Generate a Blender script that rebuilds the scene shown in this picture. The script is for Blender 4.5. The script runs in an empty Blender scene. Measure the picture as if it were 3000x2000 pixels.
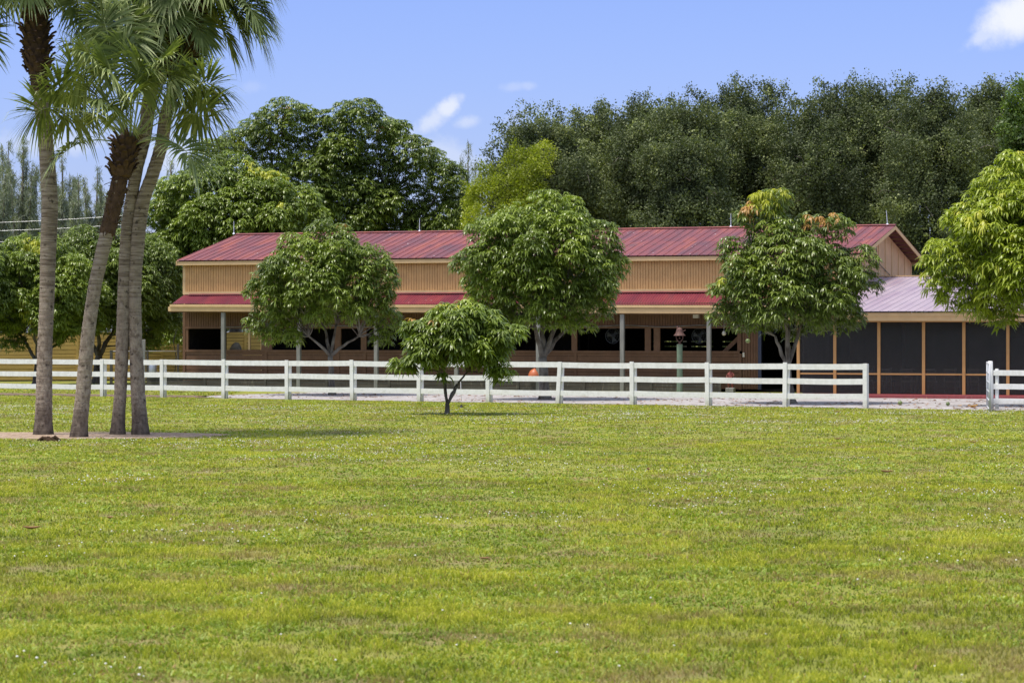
import bpy, math, random
import numpy as np
from mathutils import Vector, Matrix
R = math.radians
SC = bpy.context.scene
COL = SC.collection
PI = math.pi

# ---------------------------------------------------------------- camera, sky, sun, exposure
F = 8000.0; HZ = 972.0; EYE = 2.44          # focal length and horizon in photograph pixels, eye height in metres
cam_d = bpy.data.cameras.new('camera'); cam = bpy.data.objects.new('camera', cam_d); COL.objects.link(cam)
cam.location = (0, 0, EYE); cam.rotation_euler = (R(90), 0, 0)
cam_d.sensor_width = 36; cam_d.lens = 96; cam_d.shift_y = -28/3000
cam_d.clip_start = 0.5; cam_d.clip_end = 6000
cam_d.dof.use_dof = True; cam_d.dof.focus_distance = 88; cam_d.dof.aperture_fstop = 5.6
SC.camera = cam
SC.render.engine = 'CYCLES'
SC.view_settings.view_transform = 'Standard'; SC.view_settings.look = 'None'
SC.view_settings.gamma = 1; SC.view_settings.exposure = 0.6
SC.cycles.max_bounces = 6; SC.cycles.transparent_max_bounces = 12

SUN = Vector((-0.27, -0.13, 0.95)).normalized()
sl = bpy.data.lights.new('sun', 'SUN'); sl.energy = 3.0; sl.angle = R(12); sl.color = (1, .95, .87)
so = bpy.data.objects.new('sun', sl); COL.objects.link(so)
so.rotation_euler = (-SUN).to_track_quat('-Z', 'Y').to_euler()

world = bpy.data.worlds.new('World'); SC.world = world; world.use_nodes = True
nt = world.node_tree; nt.nodes.clear()
def N(t, **k):
    n = nt.nodes.new(t)
    for a, b in k.items(): setattr(n, a, b)
    return n
def Lk(a, b): nt.links.new(a, b)
def M_(op, a, b=None, c=None, clamp=False):
    n = N('ShaderNodeMath', operation=op, use_clamp=clamp)
    for i, x in enumerate((a, b, c)):
        if x is None: continue
        if isinstance(x, (int, float)): n.inputs[i].default_value = x
        else: Lk(x, n.inputs[i])
    return n.outputs[0]
sky = N('ShaderNodeTexSky', sky_type='NISHITA'); sky.sun_disc = False
sky.sun_elevation = math.asin(SUN.z); sky.sun_rotation = math.atan2(SUN.x, SUN.y)
sky.air_density = 1.0; sky.dust_density = 0.6; sky.ozone_density = 2.2; sky.altitude = 0
tc = N('ShaderNodeTexCoord'); sep = N('ShaderNodeSeparateXYZ'); Lk(tc.outputs['Generated'], sep.inputs[0])
dy = M_('MAXIMUM', sep.outputs[1], 0.05)
s_ = M_('DIVIDE', sep.outputs[0], dy); t_ = M_('DIVIDE', sep.outputs[2], dy)
noi = N('ShaderNodeTexNoise'); noi.inputs['Scale'].default_value = 75; noi.inputs['Detail'].default_value = 6
noi.inputs['Roughness'].default_value = .66
Lk(tc.outputs['Generated'], noi.inputs['Vector'])
nse = M_('SUBTRACT', noi.outputs[0], 0.5)
def cloud(px, py, rx, ry, ang, amt, ns=2.1):
    cs, ct = (px-1500)/F, (HZ-py)/F
    a, b = M_('SUBTRACT', s_, cs), M_('SUBTRACT', t_, ct)
    ca, sa = math.cos(ang), math.sin(ang)
    p = M_('MULTIPLY', M_('ADD', M_('MULTIPLY', a, ca), M_('MULTIPLY', b, sa)), F/rx)
    q = M_('MULTIPLY', M_('SUBTRACT', M_('MULTIPLY', b, ca), M_('MULTIPLY', a, sa)), F/ry)
    d = M_('SQRT', M_('ADD', M_('MULTIPLY', p, p), M_('MULTIPLY', q, q)))
    d = M_('ADD', d, M_('MULTIPLY', nse, ns))
    n = N('ShaderNodeMapRange', interpolation_type='SMOOTHSTEP')
    Lk(d, n.inputs[0]); n.inputs[1].default_value = 1.15; n.inputs[2].default_value = 0.15
    n.inputs[3].default_value = 0; n.inputs[4].default_value = amt
    return n.outputs[0]
cl = None
for a in [(1312, 318, 50, 30, .75, .75), (1262, 358, 85, 32, .6, .55), (1372, 358, 45, 22, .2, .38), (1195, 410, 95, 40, -.7, .7),
          (1290, 455, 150, 60, -.3, .35), (2985, 40, 150, 85, .5, 1.0, 1.2), (2900, 95, 90, 28, .5, .55), (1505, 255, 45, 18, .1, .2), (1548, 252, 32, 16, 0, .22),
          (140, 420, 230, 50, .05, .38), (500, 455, 130, 90, .2, .42), (1510, 350, 50, 30, .6, .15), (735, 255, 60, 25, 0, .12)]:
    m = cloud(*a)
    cl = m if cl is None else M_('MAXIMUM', cl, m)
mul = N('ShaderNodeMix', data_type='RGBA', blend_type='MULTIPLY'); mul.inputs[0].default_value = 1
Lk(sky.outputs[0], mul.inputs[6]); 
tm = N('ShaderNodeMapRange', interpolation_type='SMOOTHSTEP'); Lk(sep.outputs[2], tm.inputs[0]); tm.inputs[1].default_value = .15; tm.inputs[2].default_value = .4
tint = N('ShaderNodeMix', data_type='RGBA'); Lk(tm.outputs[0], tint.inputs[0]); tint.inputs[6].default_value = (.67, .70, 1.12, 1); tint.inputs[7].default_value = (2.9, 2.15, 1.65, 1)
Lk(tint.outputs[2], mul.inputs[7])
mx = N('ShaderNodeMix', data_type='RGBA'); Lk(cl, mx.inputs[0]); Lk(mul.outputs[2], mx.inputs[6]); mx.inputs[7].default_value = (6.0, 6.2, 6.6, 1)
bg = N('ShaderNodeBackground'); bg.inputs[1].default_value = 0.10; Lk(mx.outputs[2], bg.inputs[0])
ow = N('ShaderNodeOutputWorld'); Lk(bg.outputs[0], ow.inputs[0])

# ---------------------------------------------------------------- helpers
def gz(y): return F*EYE/(y-HZ)                       # distance of a ground point from its pixel row
def gp(x, y):
    Z = gz(y); return ((x-1500)/F*Z, Z, 0.0)
def at(x, y, Z): return ((x-1500)/F*Z, Z, EYE-(y-HZ)/F*Z)

def mesh_np(name, V, faces, attr=None, mats=None, mi=None, smooth=False):
    """faces: list of (n,k) index arrays; attr: per-face floats"""
    me = bpy.data.meshes.new(name); V = np.asarray(V, dtype=np.float32)
    faces = [np.asarray(f, dtype=np.int32) for f in faces if len(f)]
    loops = np.concatenate([f.ravel() for f in faces])
    tot = np.concatenate([np.full(len(f), f.shape[1], np.int32) for f in faces])
    st = np.concatenate([[0], np.cumsum(tot)[:-1]]).astype(np.int32)
    me.vertices.add(len(V)); me.vertices.foreach_set('co', V.ravel())
    me.loops.add(len(loops)); me.loops.foreach_set('vertex_index', loops)
    me.polygons.add(len(tot)); me.polygons.foreach_set('loop_start', st)
    try: me.polygons.foreach_set('loop_total', tot)
    except Exception: pass
    if mi is not None: me.polygons.foreach_set('material_index', np.asarray(mi, np.int32))
    me.update(calc_edges=True)
    if attr is not None:
        a = me.attributes.new('rnd', 'FLOAT', 'FACE'); a.data.foreach_set('value', np.asarray(attr, np.float32))
    me.polygons.foreach_set('use_smooth', np.full(len(tot), bool(smooth)))
    for m in (mats or []): me.materials.append(m)
    return me

def link(name, me, parent=None, loc=(0, 0, 0)):
    o = bpy.data.objects.new(name, me); COL.objects.link(o); o.location = loc
    if parent is not None: o.parent = parent
    return o
def tag(o, label=None, cat=None, group=None, kind=None):
    if label: o['label'] = label
    if cat: o['category'] = cat
    if group: o['group'] = group
    if kind: o['kind'] = kind
    return o
def empty(name, loc=(0, 0, 0), rz=0):
    o = bpy.data.objects.new(name, None); COL.objects.link(o); o.location = loc; o.rotation_euler = (0, 0, rz)
    o.empty_display_size = .2
    return o
def copy_tree(o, parent=None):
    c = o.copy(); COL.objects.link(c)
    if parent is not None: c.parent = parent
    for ch in list(o.children): copy_tree(ch, c)
    return c

class MB:
    def __init__(s): s.v = []; s.f = []; s.a = []
    def box(s, x0, x1, y0, y1, z0, z1, a=None):
        s.hexa([(x0,y0,z0),(x1,y0,z0),(x1,y1,z0),(x0,y1,z0),(x0,y0,z1),(x1,y0,z1),(x1,y1,z1),(x0,y1,z1)], a)
    def hexa(s, P, a=None):
        n = len(s.v); s.v += [tuple(p) for p in P]
        for f in ((0,3,2,1),(4,5,6,7),(0,1,5,4),(1,2,6,5),(2,3,7,6),(3,0,4,7)): s.f.append(tuple(n+i for i in f))
        s.a += [random.random() if a is None else a]*6
    def beam(s, p, q, w, h, up=(0, 0, 1), a=None):
        p, q = Vector(p), Vector(q); d = (q-p).normalized(); up = Vector(up)
        x = d.cross(up)
        if x.length < 1e-4: x = d.cross(Vector((0, 1, 0)))
        x.normalize(); y = x.cross(d).normalized()
        P = []
        for c in (p, q):
            P += [c-x*w/2-y*h/2, c+x*w/2-y*h/2, c+x*w/2+y*h/2, c-x*w/2+y*h/2]
        s.hexa(P, a)
    def tube(s, pts, rad, sides=8, a=None, cap=True, jit=0):
        pts = [Vector(p) for p in pts]
        if not hasattr(rad, '__len__'): rad = [rad]*len(pts)
        n0 = len(s.v); prev = None; av = random.random() if a is None else a
        for i, p in enumerate(pts):
            d = (pts[min(i+1, len(pts)-1)]-pts[max(i-1, 0)]).normalized()
            if prev is None:
                x = d.cross(Vector((0.3, 1, 0.1)))
                if x.length < 1e-3: x = d.cross(Vector((1, 0, 0)))
            else: x = prev - d*prev.dot(d)
            x.normalize(); prev = x; y = d.cross(x)
            for k in range(sides):
                t = 2*PI*k/sides; r = rad[i]*(1+random.uniform(-jit, jit))
                s.v.append(tuple(p+(x*math.cos(t)+y*math.sin(t))*r))
        for i in range(len(pts)-1):
            for k in range(sides):
                a0 = n0+i*sides+k; a1 = n0+i*sides+(k+1) % sides
                s.f.append((a0, a1, a1+sides, a0+sides)); s.a.append(av)
        if cap:
            s.f.append(tuple(n0+k for k in range(sides))[::-1]); s.f.append(tuple(n0+(len(pts)-1)*sides+k for k in range(sides))); s.a += [av, av]
    def lathe(s, c, prof, sides=20, a=.5, ax=None):
        c = Vector(c); Mx = Matrix.Identity(3) if ax is None else Vector(ax).to_track_quat('Z', 'Y').to_matrix()
        n0 = len(s.v)
        for r, z in prof:
            for k in range(sides):
                t = 2*PI*k/sides; s.v.append(tuple(c+Mx @ Vector((r*math.cos(t), r*math.sin(t), z))))
        for i in range(len(prof)-1):
            for k in range(sides):
                a0 = n0+i*sides+k; a1 = n0+i*sides+(k+1) % sides
                s.f.append((a0, a1, a1+sides, a0+sides)); s.a.append(a)
    def build(s, name, mat, parent=None, smooth=False, bevel=0, loc=(0, 0, 0)):
        me = bpy.data.meshes.new(name); me.from_pydata(s.v, [], s.f); me.update()
        at_ = me.attributes.new('rnd', 'FLOAT', 'FACE'); at_.data.foreach_set('value', np.array(s.a, np.float32))
        me.materials.append(mat)
        if smooth: me.polygons.foreach_set('use_smooth', np.full(len(me.polygons), True))
        o = link(name, me, parent, loc)
        if bevel:
            b = o.modifiers.new('bevel', 'BEVEL'); b.width = bevel; b.segments = 1; b.limit_method = 'ANGLE'
        return o

# ---------------------------------------------------------------- materials
class Mat:
    def __init__(s, name):
        s.m = bpy.data.materials.new(name); s.m.use_nodes = True; s.t = s.m.node_tree; s.t.nodes.clear()
        s.out = s.n('ShaderNodeOutputMaterial'); s.b = s.n('ShaderNodeBsdfPrincipled'); s.l(s.b.outputs[0], s.out.inputs[0])
    def n(s, t, **k):
        x = s.t.nodes.new(t)
        for a, b in k.items(): setattr(x, a, b)
        return x
    def l(s, a, b): s.t.links.new(a, b)
    def coord(s, scale=(1, 1, 1), src='Object', rot=(0, 0, 0)):
        if src == 'World': c = s.n('ShaderNodeNewGeometry').outputs['Position']
        else: c = s.n('ShaderNodeTexCoord').outputs[src]
        mp = s.n('ShaderNodeMapping'); mp.inputs['Scale'].default_value = scale; mp.inputs['Rotation'].default_value = rot; s.l(c, mp.inputs[0]); return mp.outputs[0]
    def noise(s, vec, scale, detail=4, rough=.55, dist=0):
        x = s.n('ShaderNodeTexNoise'); x.inputs['Scale'].default_value = scale; x.inputs['Detail'].default_value = detail
        x.inputs['Roughness'].default_value = rough; x.inputs['Distortion'].default_value = dist; s.l(vec, x.inputs['Vector']); return x.outputs[0]
    def rng(s, v, a, b, c=0, d=1, smooth=False):
        x = s.n('ShaderNodeMapRange'); 
        if smooth: x.interpolation_type = 'SMOOTHSTEP'
        s.l(v, x.inputs[0])
        for i, k in enumerate((a, b, c, d)): x.inputs[i+1].default_value = k
        return x.outputs[0]
    def ramp(s, v, stops):
        x = s.n('ShaderNodeValToRGB'); s.l(v, x.inputs[0]); e = x.color_ramp.elements
        while len(e) < len(stops): e.new(.5)
        for q, (p, c) in zip(e, stops): q.position = p; q.color = (*c, 1)
        return x.outputs[0]
    def mix(s, f, a, b, mode='MIX'):
        x = s.n('ShaderNodeMix', data_type='RGBA', blend_type=mode)
        for i, k in ((0, f), (6, a), (7, b)):
            if isinstance(k, (int, float)): x.inputs[i].default_value = k
            elif isinstance(k, tuple): x.inputs[i].default_value = (*k, 1)
            else: s.l(k, x.inputs[i])
        return x.outputs[2]
    def math(s, op, a, b=0.0, clamp=False):
        x = s.n('ShaderNodeMath', operation=op, use_clamp=clamp)
        for i, k in enumerate((a, b)):
            if isinstance(k, (int, float)): x.inputs[i].default_value = k
            else: s.l(k, x.inputs[i])
        return x.outputs[0]
    def attr(s): 
        x = s.n('ShaderNodeAttribute', attribute_name='rnd'); return x.outputs['Fac']
    def col(s, c):
        if isinstance(c, tuple): s.b.inputs['Base Color'].default_value = (*c, 1)
        else: s.l(c, s.b.inputs['Base Color'])
        return s
    def rough(s, r, spec=None, metal=None):
        if isinstance(r, (int, float)): s.b.inputs['Roughness'].default_value = r
        else: s.l(r, s.b.inputs['Roughness'])
        if spec is not None: s.b.inputs['Specular IOR Level'].default_value = spec
        if metal is not None: s.b.inputs['Metallic'].default_value = metal
        return s
    def bump(s, h, strength=.3, dist=.01):
        x = s.n('ShaderNodeBump'); x.inputs['Strength'].default_value = strength; x.inputs['Distance'].default_value = dist
        s.l(h, x.inputs['Height']); s.l(x.outputs[0], s.b.inputs['Normal']); return s
    def translucent(s, f, c):
        t = s.n('ShaderNodeBsdfTranslucent')
        if isinstance(c, tuple): t.inputs[0].default_value = (*c, 1)
        else: s.l(c, t.inputs[0])
        mxs = s.n('ShaderNodeMixShader'); mxs.inputs[0].default_value = f
        s.l(s.b.outputs[0], mxs.inputs[1]); s.l(t.outputs[0], mxs.inputs[2]); s.l(mxs.outputs[0], s.out.inputs[0]); return s

def leaf_mat(name, stops, rough=.42, trans=.3, spec=.5, sc=.5):
    m = Mat(name); a = m.attr(); n = m.noise(m.coord(src='World'), sc, 3)
    f = m.math('ADD', m.math('MULTIPLY', a, .75), m.math('MULTIPLY', m.math('SUBTRACT', n, .5), .9), clamp=True)
    c = m.ramp(f, stops); m.col(c).rough(rough, spec)
    m.translucent(trans, m.mix(1.0, c, (1.35, 1.5, .5), 'MULTIPLY')); return m.m
MANGO = leaf_mat('mango_leaf', [(0, (.085, .125, .022)), (.45, (.19, .26, .035)), (1, (.42, .50, .075))], .36, .26)
MANGO_D = leaf_mat('dark_mango_leaf', [(0, (.075, .11, .024)), (.5, (.165, .225, .036)), (1, (.38, .45, .08))], .36, .25)
MANGO_L = leaf_mat('light_mango_leaf', [(0, (.13, .18, .02)), (.45, (.28, .35, .03)), (1, (.48, .53, .07))], .38)
FLUSH_Y = leaf_mat('yellow_new_leaf', [(0, (.38, .42, .04)), (1, (.58, .56, .07))], .45, .35)
FLUSH_O = leaf_mat('orange_new_leaf', [(0, (.42, .22, .06)), (1, (.60, .38, .14))], .45, .3)
OAK = leaf_mat('oak_leaf', [(0, (.05, .066, .03)), (.45, (.125, .155, .062)), (1, (.44, .49, .18))], .62, .2, .3, .3)
OAK_G = leaf_mat('bright_leaf', [(0, (.06, .11, .02)), (.5, (.12, .19, .03)), (1, (.24, .34, .05))], .45, .3)
YEL = leaf_mat('lime_leaf', [(0, (.15, .19, .015)), (.5, (.31, .36, .025)), (1, (.58, .58, .05))], .5, .35)
CAS = leaf_mat('casuarina_needle', [(0, (.12, .15, .10)), (.5, (.22, .25, .17)), (1, (.36, .38, .26))], .6, .2)
PALM = leaf_mat('palm_leaf', [(0, (.08, .12, .035)), (.45, (.20, .25, .075)), (1, (.62, .66, .34))], .5, .17, .35, 1.5)
PALM_Y = leaf_mat('dying_palm_leaf', [(0, (.24, .17, .04)), (1, (.46, .33, .08))], .5, .25)

def bark(name, c0, c1, c2, sc=6, stretch=.35):
    m = Mat(name); v = m.coord((1, 1, stretch)); a = m.noise(v, sc, 6, .65); b = m.noise(m.coord(), 1.7, 3)
    c = m.mix(m.rng(b, .45, .65), m.ramp(a, [(.35, c0), (.62, c1)]), c2)
    m.col(c).rough(.9, .2).bump(a, .8, .03); return m.m
BARK = bark('grey_bark', (.065, .052, .04), (.20, .175, .14), (.26, .24, .20))
BARK_D = bark('dark_bark', (.045, .038, .03), (.13, .11, .085), (.19, .17, .14))

def grass_mat(name, blade):
    m = Mat(name); w = m.coord(src='World')
    n1 = m.noise(w, .45, 5, .6); n2 = m.noise(w, 2.0, 4, .6); n3 = m.noise(w, 9, 3, .6)
    f = m.math('ADD', m.math('MULTIPLY', n1, .5), m.math('ADD', m.math('MULTIPLY', n2, .32), m.math('MULTIPLY', n3, .18)))
    if blade: f = m.math('ADD', f, m.math('MULTIPLY', m.math('SUBTRACT', m.attr(), .5), .56))
    c = m.ramp(f, [(.30, (.08, .105, .02)), (.45, (.20, .245, .025)), (.55, (.32, .36, .028)), (.74, (.53, .52, .075))])
    # thatch: dry brownish patches
    b = m.noise(m.coord((.8, .9, 1), 'World'), .8, 6, .7)
    c = m.mix(m.rng(b, .50, .64, 0, .8), c, (.34, .26, .13))
    if not blade:
        q = m.noise(w, 40, 4, .7)
        c = m.mix(m.rng(q, .35, .6, .75, .25), c, (.14, .13, .05))
        m.bump(q, .5, .03)
    m.col(c).rough(.75, .1)
    if blade: m.translucent(.3, m.mix(1.0, c, (1.1, 1.2, .6), 'MULTIPLY'))
    return m.m
CLOV = leaf_mat('clover_leaf', [(0, (.14, .20, .03)), (.5, (.27, .36, .05)), (1, (.58, .64, .26))], .6, .25, .2, .9)
STRAW = leaf_mat('dry_grass', [(0, (.16, .09, .04)), (.5, (.34, .22, .10)), (1, (.55, .42, .2))], .7, .2, .2, 2)
GRASS = grass_mat('lawn_blades', True); GROUND = grass_mat('lawn_soil', False)

def paint(name, base, var=.12, rough=.7, sc=3, dirt=(.3, .25, .18), dirt_amt=.25, rot=0, st=(1, 1, 1)):
    m = Mat(name); v = m.coord(st); a = m.noise(v, sc, 5, .6); b = m.noise(m.coord((1, 1, .25)), 9, 5, .7)
    dk = tuple(x*(1-var) for x in base); lt = tuple(min(1, x*(1+var*.6)) for x in base)
    c = m.ramp(a, [(.3, dk), (.7, lt)])
    c = m.mix(m.math('MULTIPLY', m.attr(), var), c, tuple(x*.7 for x in base))
    c = m.mix(m.rng(b, .56, .8, 0, dirt_amt), c, dirt)
    m.col(c).rough(rough, .3).bump(b, .25, .006); return m.m
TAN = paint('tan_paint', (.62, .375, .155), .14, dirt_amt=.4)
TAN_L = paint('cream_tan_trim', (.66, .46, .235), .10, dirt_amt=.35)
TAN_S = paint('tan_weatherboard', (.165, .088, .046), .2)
TAN_G = paint('pinkish_tan_plywood', (.62, .40, .22), .14, sc=2)
ORG = paint('ochre_frame_paint', (.52, .30, .115), .12)
WHITE = paint('white_paint', (.80, .80, .78), .06, .55, dirt=(.36, .36, .26), dirt_amt=.75, sc=5)
_m = Mat('grimy_white_paint'); _n = _m.noise(_m.coord((1, 1, .5)), 5, 6, .7); _f = _m.noise(_m.coord((.35, 1, 2.2)), 11, 5, .7)
_z = _m.n('ShaderNodeSeparateXYZ'); _m.l(_m.coord(), _z.inputs[0]); _h = _m.math('ADD', _z.outputs[2], _m.math('MULTIPLY', _m.math('SUBTRACT', _n, .5), .9))
_c = _m.mix(_m.rng(_n, .4, .65), (.82, .82, .79), (.70, .70, .66)); _c = _m.mix(_m.rng(_f, .56, .72, 0, .55), _c, (.40, .41, .32))
_c = _m.mix(_m.rng(_h, .32, .0, 0, .75), _c, (.34, .33, .22)); _m.col(_c).rough(.6, .3).bump(_f, .3, .006); WHITE = _m.m
YFENCE = paint('yellow_board_paint', (.58, .40, .13), .25, dirt=(.3, .17, .07), dirt_amt=.5, st=(.3, 1, 1))
GREYW = paint('weathered_grey_wood', (.26, .26, .235), .3, .9, 8, (.12, .15, .10), .6, st=(1, 1, .2))
GREENW = paint('green_treated_wood', (.17, .24, .16), .35, .9, 6, (.30, .30, .2), .6, st=(1, 1, .2))
OLDW = paint('old_dark_planks', (.085, .08, .065), .5, .9, 4, (.22, .20, .15), .8, st=(.25, 1, 1))
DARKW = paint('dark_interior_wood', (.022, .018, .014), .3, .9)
BROWNW = paint('brown_soffit_wood', (.20, .12, .065), .2)
METAL = Mat('galvanised_metal').col((.45, .46, .47)).rough(.4, .5, .8).m
GATEM = paint('grey_white_gate_paint', (.55, .57, .60), .15, .45)
RUST = Mat('rusty_iron'); _a = RUST.noise(RUST.coord(), 9, 5); RUST.col(RUST.ramp(_a, [(.35, (.07, .045, .04)), (.65, (.17, .085, .065))])).rough(.7, .4, .35); RUST = RUST.m
CABLE = Mat('black_cable').col((.02, .02, .02)).rough(.5).m
WIRE = Mat('aluminium_wire').col((.75, .77, .8)).rough(.4, .5, .5).m
SLAB = paint('red_floor_paint', (.30, .07, .075), .25, .6, 12, (.4, .3, .28), .5)
BLUEJ = Mat('dark_blue_paint').col((.03, .04, .075)).rough(.5).m
FANM = Mat('dull_fan_grille').col((.045, .05, .048)).rough(.6).m
ORANGE = Mat('orange_plastic').col((.46, .125, .045)).rough(.45).m
REDP = Mat('red_statue_paint'); _a = REDP.noise(REDP.coord(), 14, 4); REDP.col(REDP.ramp(_a, [(.4, (.24, .045, .03)), (.65, (.12, .05, .035))])).rough(.6); REDP = REDP.m
SKIN = Mat('brown_statue_paint').col((.16, .07, .045)).rough(.6).m
CREAM = Mat('cream_plastic').col((.62, .58, .46)).rough(.5).m
MANGOF = Mat('green_mango_skin'); _a = MANGOF.noise(MANGOF.coord(), 8, 3); MANGOF.col(MANGOF.ramp(_a, [(.4, (.13, .19, .06)), (.7, (.30, .30, .10))])).rough(.4); MANGOF = MANGOF.m
DEADL = paint('dead_leaf', (.32, .17, .085), .4, .8); DEADY = paint('yellow_dead_leaf', (.65, .33, .03), .2, .7); BOOT = paint('palm_boot', (.095, .056, .032), .5, .95, 8, (.032, .022, .016), .8)
INNER = paint('grey_inner_wall', (.13, .13, .12), .4, .8, 1.2, (.05, .05, .045), .8)
CHAIRM = Mat('dark_chair_wood').col((.19, .17, .14)).rough(.5).m

m = Mat('insect_screen'); tr = m.n('ShaderNodeBsdfTransparent'); mxs = m.n('ShaderNodeMixShader'); mxs.inputs[0].default_value = .42
m.col((.045, .048, .047)).rough(.6, .3); m.l(tr.outputs[0], mxs.inputs[1]); m.l(m.b.outputs[0], mxs.inputs[2]); m.l(mxs.outputs[0], m.out.inputs[0]); SCREEN = m.m

def roof_mat(name, dark, mid, light, ax_scale, rough=.45, spots=.7, black=.6):
    m = Mat(name); v = m.coord(ax_scale); a = m.noise(v, 1.2, 6, .65); b = m.noise(m.coord((2.2, .45, 1)), 1.6, 5, .6)
    f = m.math('ADD', m.math('MULTIPLY', a, .78), m.math('MULTIPLY', m.attr(), .22))
    c = m.ramp(f, [(.28, dark), (.5, mid), (.72, light)])
    c = m.mix(m.rng(b, .55, .72, 0, black), c, (.06, .045, .05))
    sp = m.noise(m.coord((1, .45, 1)), 7.5, 2, .5)
    c = m.mix(m.rng(sp, .73, .76, 0, spots), c, (.62, .58, .58))
    m.col(c).rough(m.rng(a, .3, .7, rough, rough+.2), .28).bump(m.noise(m.coord((1, .5, 1)), 3, 3), .25, .02); return m.m
ROOF = roof_mat('faded_red_roof', (.105, .04, .05), (.18, .05, .055), (.29, .085, .06), (1, .35, 1))
ROOF2 = roof_mat('crimson_corrugated', (.11, .02, .038), (.165, .026, .04), (.24, .042, .042), (1, .5, 1), .42, .3, .35)
ROOF3 = roof_mat('pale_mauve_roof', (.30, .22, .28), (.34, .27, .31), (.37, .30, .34), (1, .3, 1), .33, .3, .03)

# ground materials
m = Mat('pale_sand'); w = m.coord(src='World'); a = m.noise(w, 2.2, 6, .7); b = m.noise(m.coord((.6, 1, 1), 'World'), .9, 5, .7)
c = m.ramp(a, [(.32, (.13, .105, .08)), (.46, (.33, .31, .30)), (.7, (.50, .485, .485))])
c = m.mix(m.rng(b, .56, .68, 0, .8), c, (.16, .12, .085)); m.col(c).rough(.9, .2).bump(a, .5, .03); SAND = m.m
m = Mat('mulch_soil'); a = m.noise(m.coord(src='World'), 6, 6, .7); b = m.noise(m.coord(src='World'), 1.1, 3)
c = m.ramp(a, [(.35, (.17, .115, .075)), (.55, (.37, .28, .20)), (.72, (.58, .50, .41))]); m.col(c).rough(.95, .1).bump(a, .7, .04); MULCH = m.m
m = Mat('brown_mulch'); a = m.noise(m.coord(src='World'), 5, 6, .7)
c = m.ramp(a, [(.35, (.08, .055, .04)), (.6, (.22, .16, .12)), (.75, (.38, .28, .2))]); m.col(c).rough(.95, .1); MULCH2 = m.m  # dark brown mulch colour of the strip behind the fence
TRUNK = Mat('palm_trunk'); m = TRUNK
v = m.coord((.8, .8, 9)); a = m.noise(v, 2.3, 5, .6, .4); b = m.noise(m.coord((1, 1, .6)), 2.1, 5, .65); d = m.noise(m.coord((1, 1, 1)), 7, 4, .6)
c = m.ramp(a, [(.36, (.12, .09, .065)), (.5, (.27, .22, .16)), (.68, (.42, .36, .29))])
zz = m.n('ShaderNodeSeparateXYZ'); m.l(m.coord(), zz.inputs[0])
lowz = m.math('ADD', zz.outputs[2], m.math('MULTIPLY', m.math('SUBTRACT', b, .5), 3.0))
e1 = m.noise(m.coord((1, 1, .7)), 9, 6, .75); blot = m.ramp(e1, [(.36, (.12, .09, .065)), (.5, (.29, .235, .18)), (.66, (.44, .375, .29))])
c = m.mix(m.rng(lowz, 4.2, 2.2, 0, .92), c, blot)
c = m.mix(m.rng(b, .42, .66, 0, .45), c, (.25, .20, .155))
c = m.mix(m.rng(d, .60, .67, 0, .85), c, (.05, .038, .03))
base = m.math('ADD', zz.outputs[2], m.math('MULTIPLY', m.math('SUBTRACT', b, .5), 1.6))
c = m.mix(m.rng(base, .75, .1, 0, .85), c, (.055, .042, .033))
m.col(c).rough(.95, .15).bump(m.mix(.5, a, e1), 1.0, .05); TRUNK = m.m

# ---------------------------------------------------------------- ground
gm = MB(); gm.v = [(-1500, -60, 0), (1500, -60, 0), (1500, 3000, 0), (-1500, 3000, 0)]; gm.f = [(0, 1, 2, 3)]; gm.a = [.5]
tag(gm.build('ground', GROUND), kind='structure')
def sheet(name, pts, z, mat, n=3, jit=.12):
    P = []
    for i in range(len(pts)):
        a, b = pts[i], pts[(i+1) % len(pts)]
        k = max(1, int(math.dist(a, b)/.7))
        for j in range(k):
            t = j/k; P.append((a[0]+(b[0]-a[0])*t+random.uniform(-jit, jit), a[1]+(b[1]-a[1])*t+random.uniform(-jit, jit), z))
    g = MB(); g.v = P; g.f = [tuple(range(len(P)))]; g.a = [.5]; return g.build(name, mat)
random.seed(3)
# white fence line
FA = Vector((-15.4, 102.7, 0)); FB = Vector((11.33, 87.5, 0)); FD = (FB-FA).normalized(); FN = Vector((-FD.y, FD.x, 0))
FROT = math.atan2(FD.y, FD.x); FSP = (FB-FA).length/11
def fpt(t, off=0): p = FA+FD*t+FN*off; return (p.x, p.y)
PATH = [fpt(4.6, .9), fpt(9, .3), fpt(14, -.1), fpt(20, -.15), fpt(27, -.2), fpt(32, -.25), fpt(36, -.3), fpt(44, -.4), fpt(44, 12), fpt(38, 15), fpt(30, 17), fpt(20, 18), fpt(10, 14), fpt(3, 12), fpt(2.4, 6), fpt(2.6, 2.2)]
PATHW = [Vector(p) for p in PATH]
tag(sheet('sand_path', PATH, .004, SAND), kind='structure')
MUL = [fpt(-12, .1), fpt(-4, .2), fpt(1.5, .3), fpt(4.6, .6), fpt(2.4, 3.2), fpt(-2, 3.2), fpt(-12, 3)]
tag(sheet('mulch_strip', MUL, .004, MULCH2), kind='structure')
BEDC = (-12.2, 64.2); BEDR = (5.4, 2.5)
BED = [(BEDC[0]+BEDR[0]*math.cos(t)*(1+.08*math.sin(3*t)), BEDC[1]+BEDR[1]*math.sin(t)*(1+.12*math.sin(2*t+1))) for t in np.linspace(0, 2*PI, 26)[:-1]]
tag(sheet('mulch_bed', BED, .005, MULCH, jit=.08), kind='structure')
def inpoly(X, Y, poly):
    ins = np.zeros(len(X), bool); n = len(poly)
    for i in range(n):
        x0, y0 = poly[i][:2]; x1, y1 = poly[(i+1) % n][:2]
        c = ((y0 > Y) != (y1 > Y)) & (X < (x1-x0)*(Y-y0)/(y1-y0+1e-12)+x0); ins ^= c
    return ins

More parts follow.
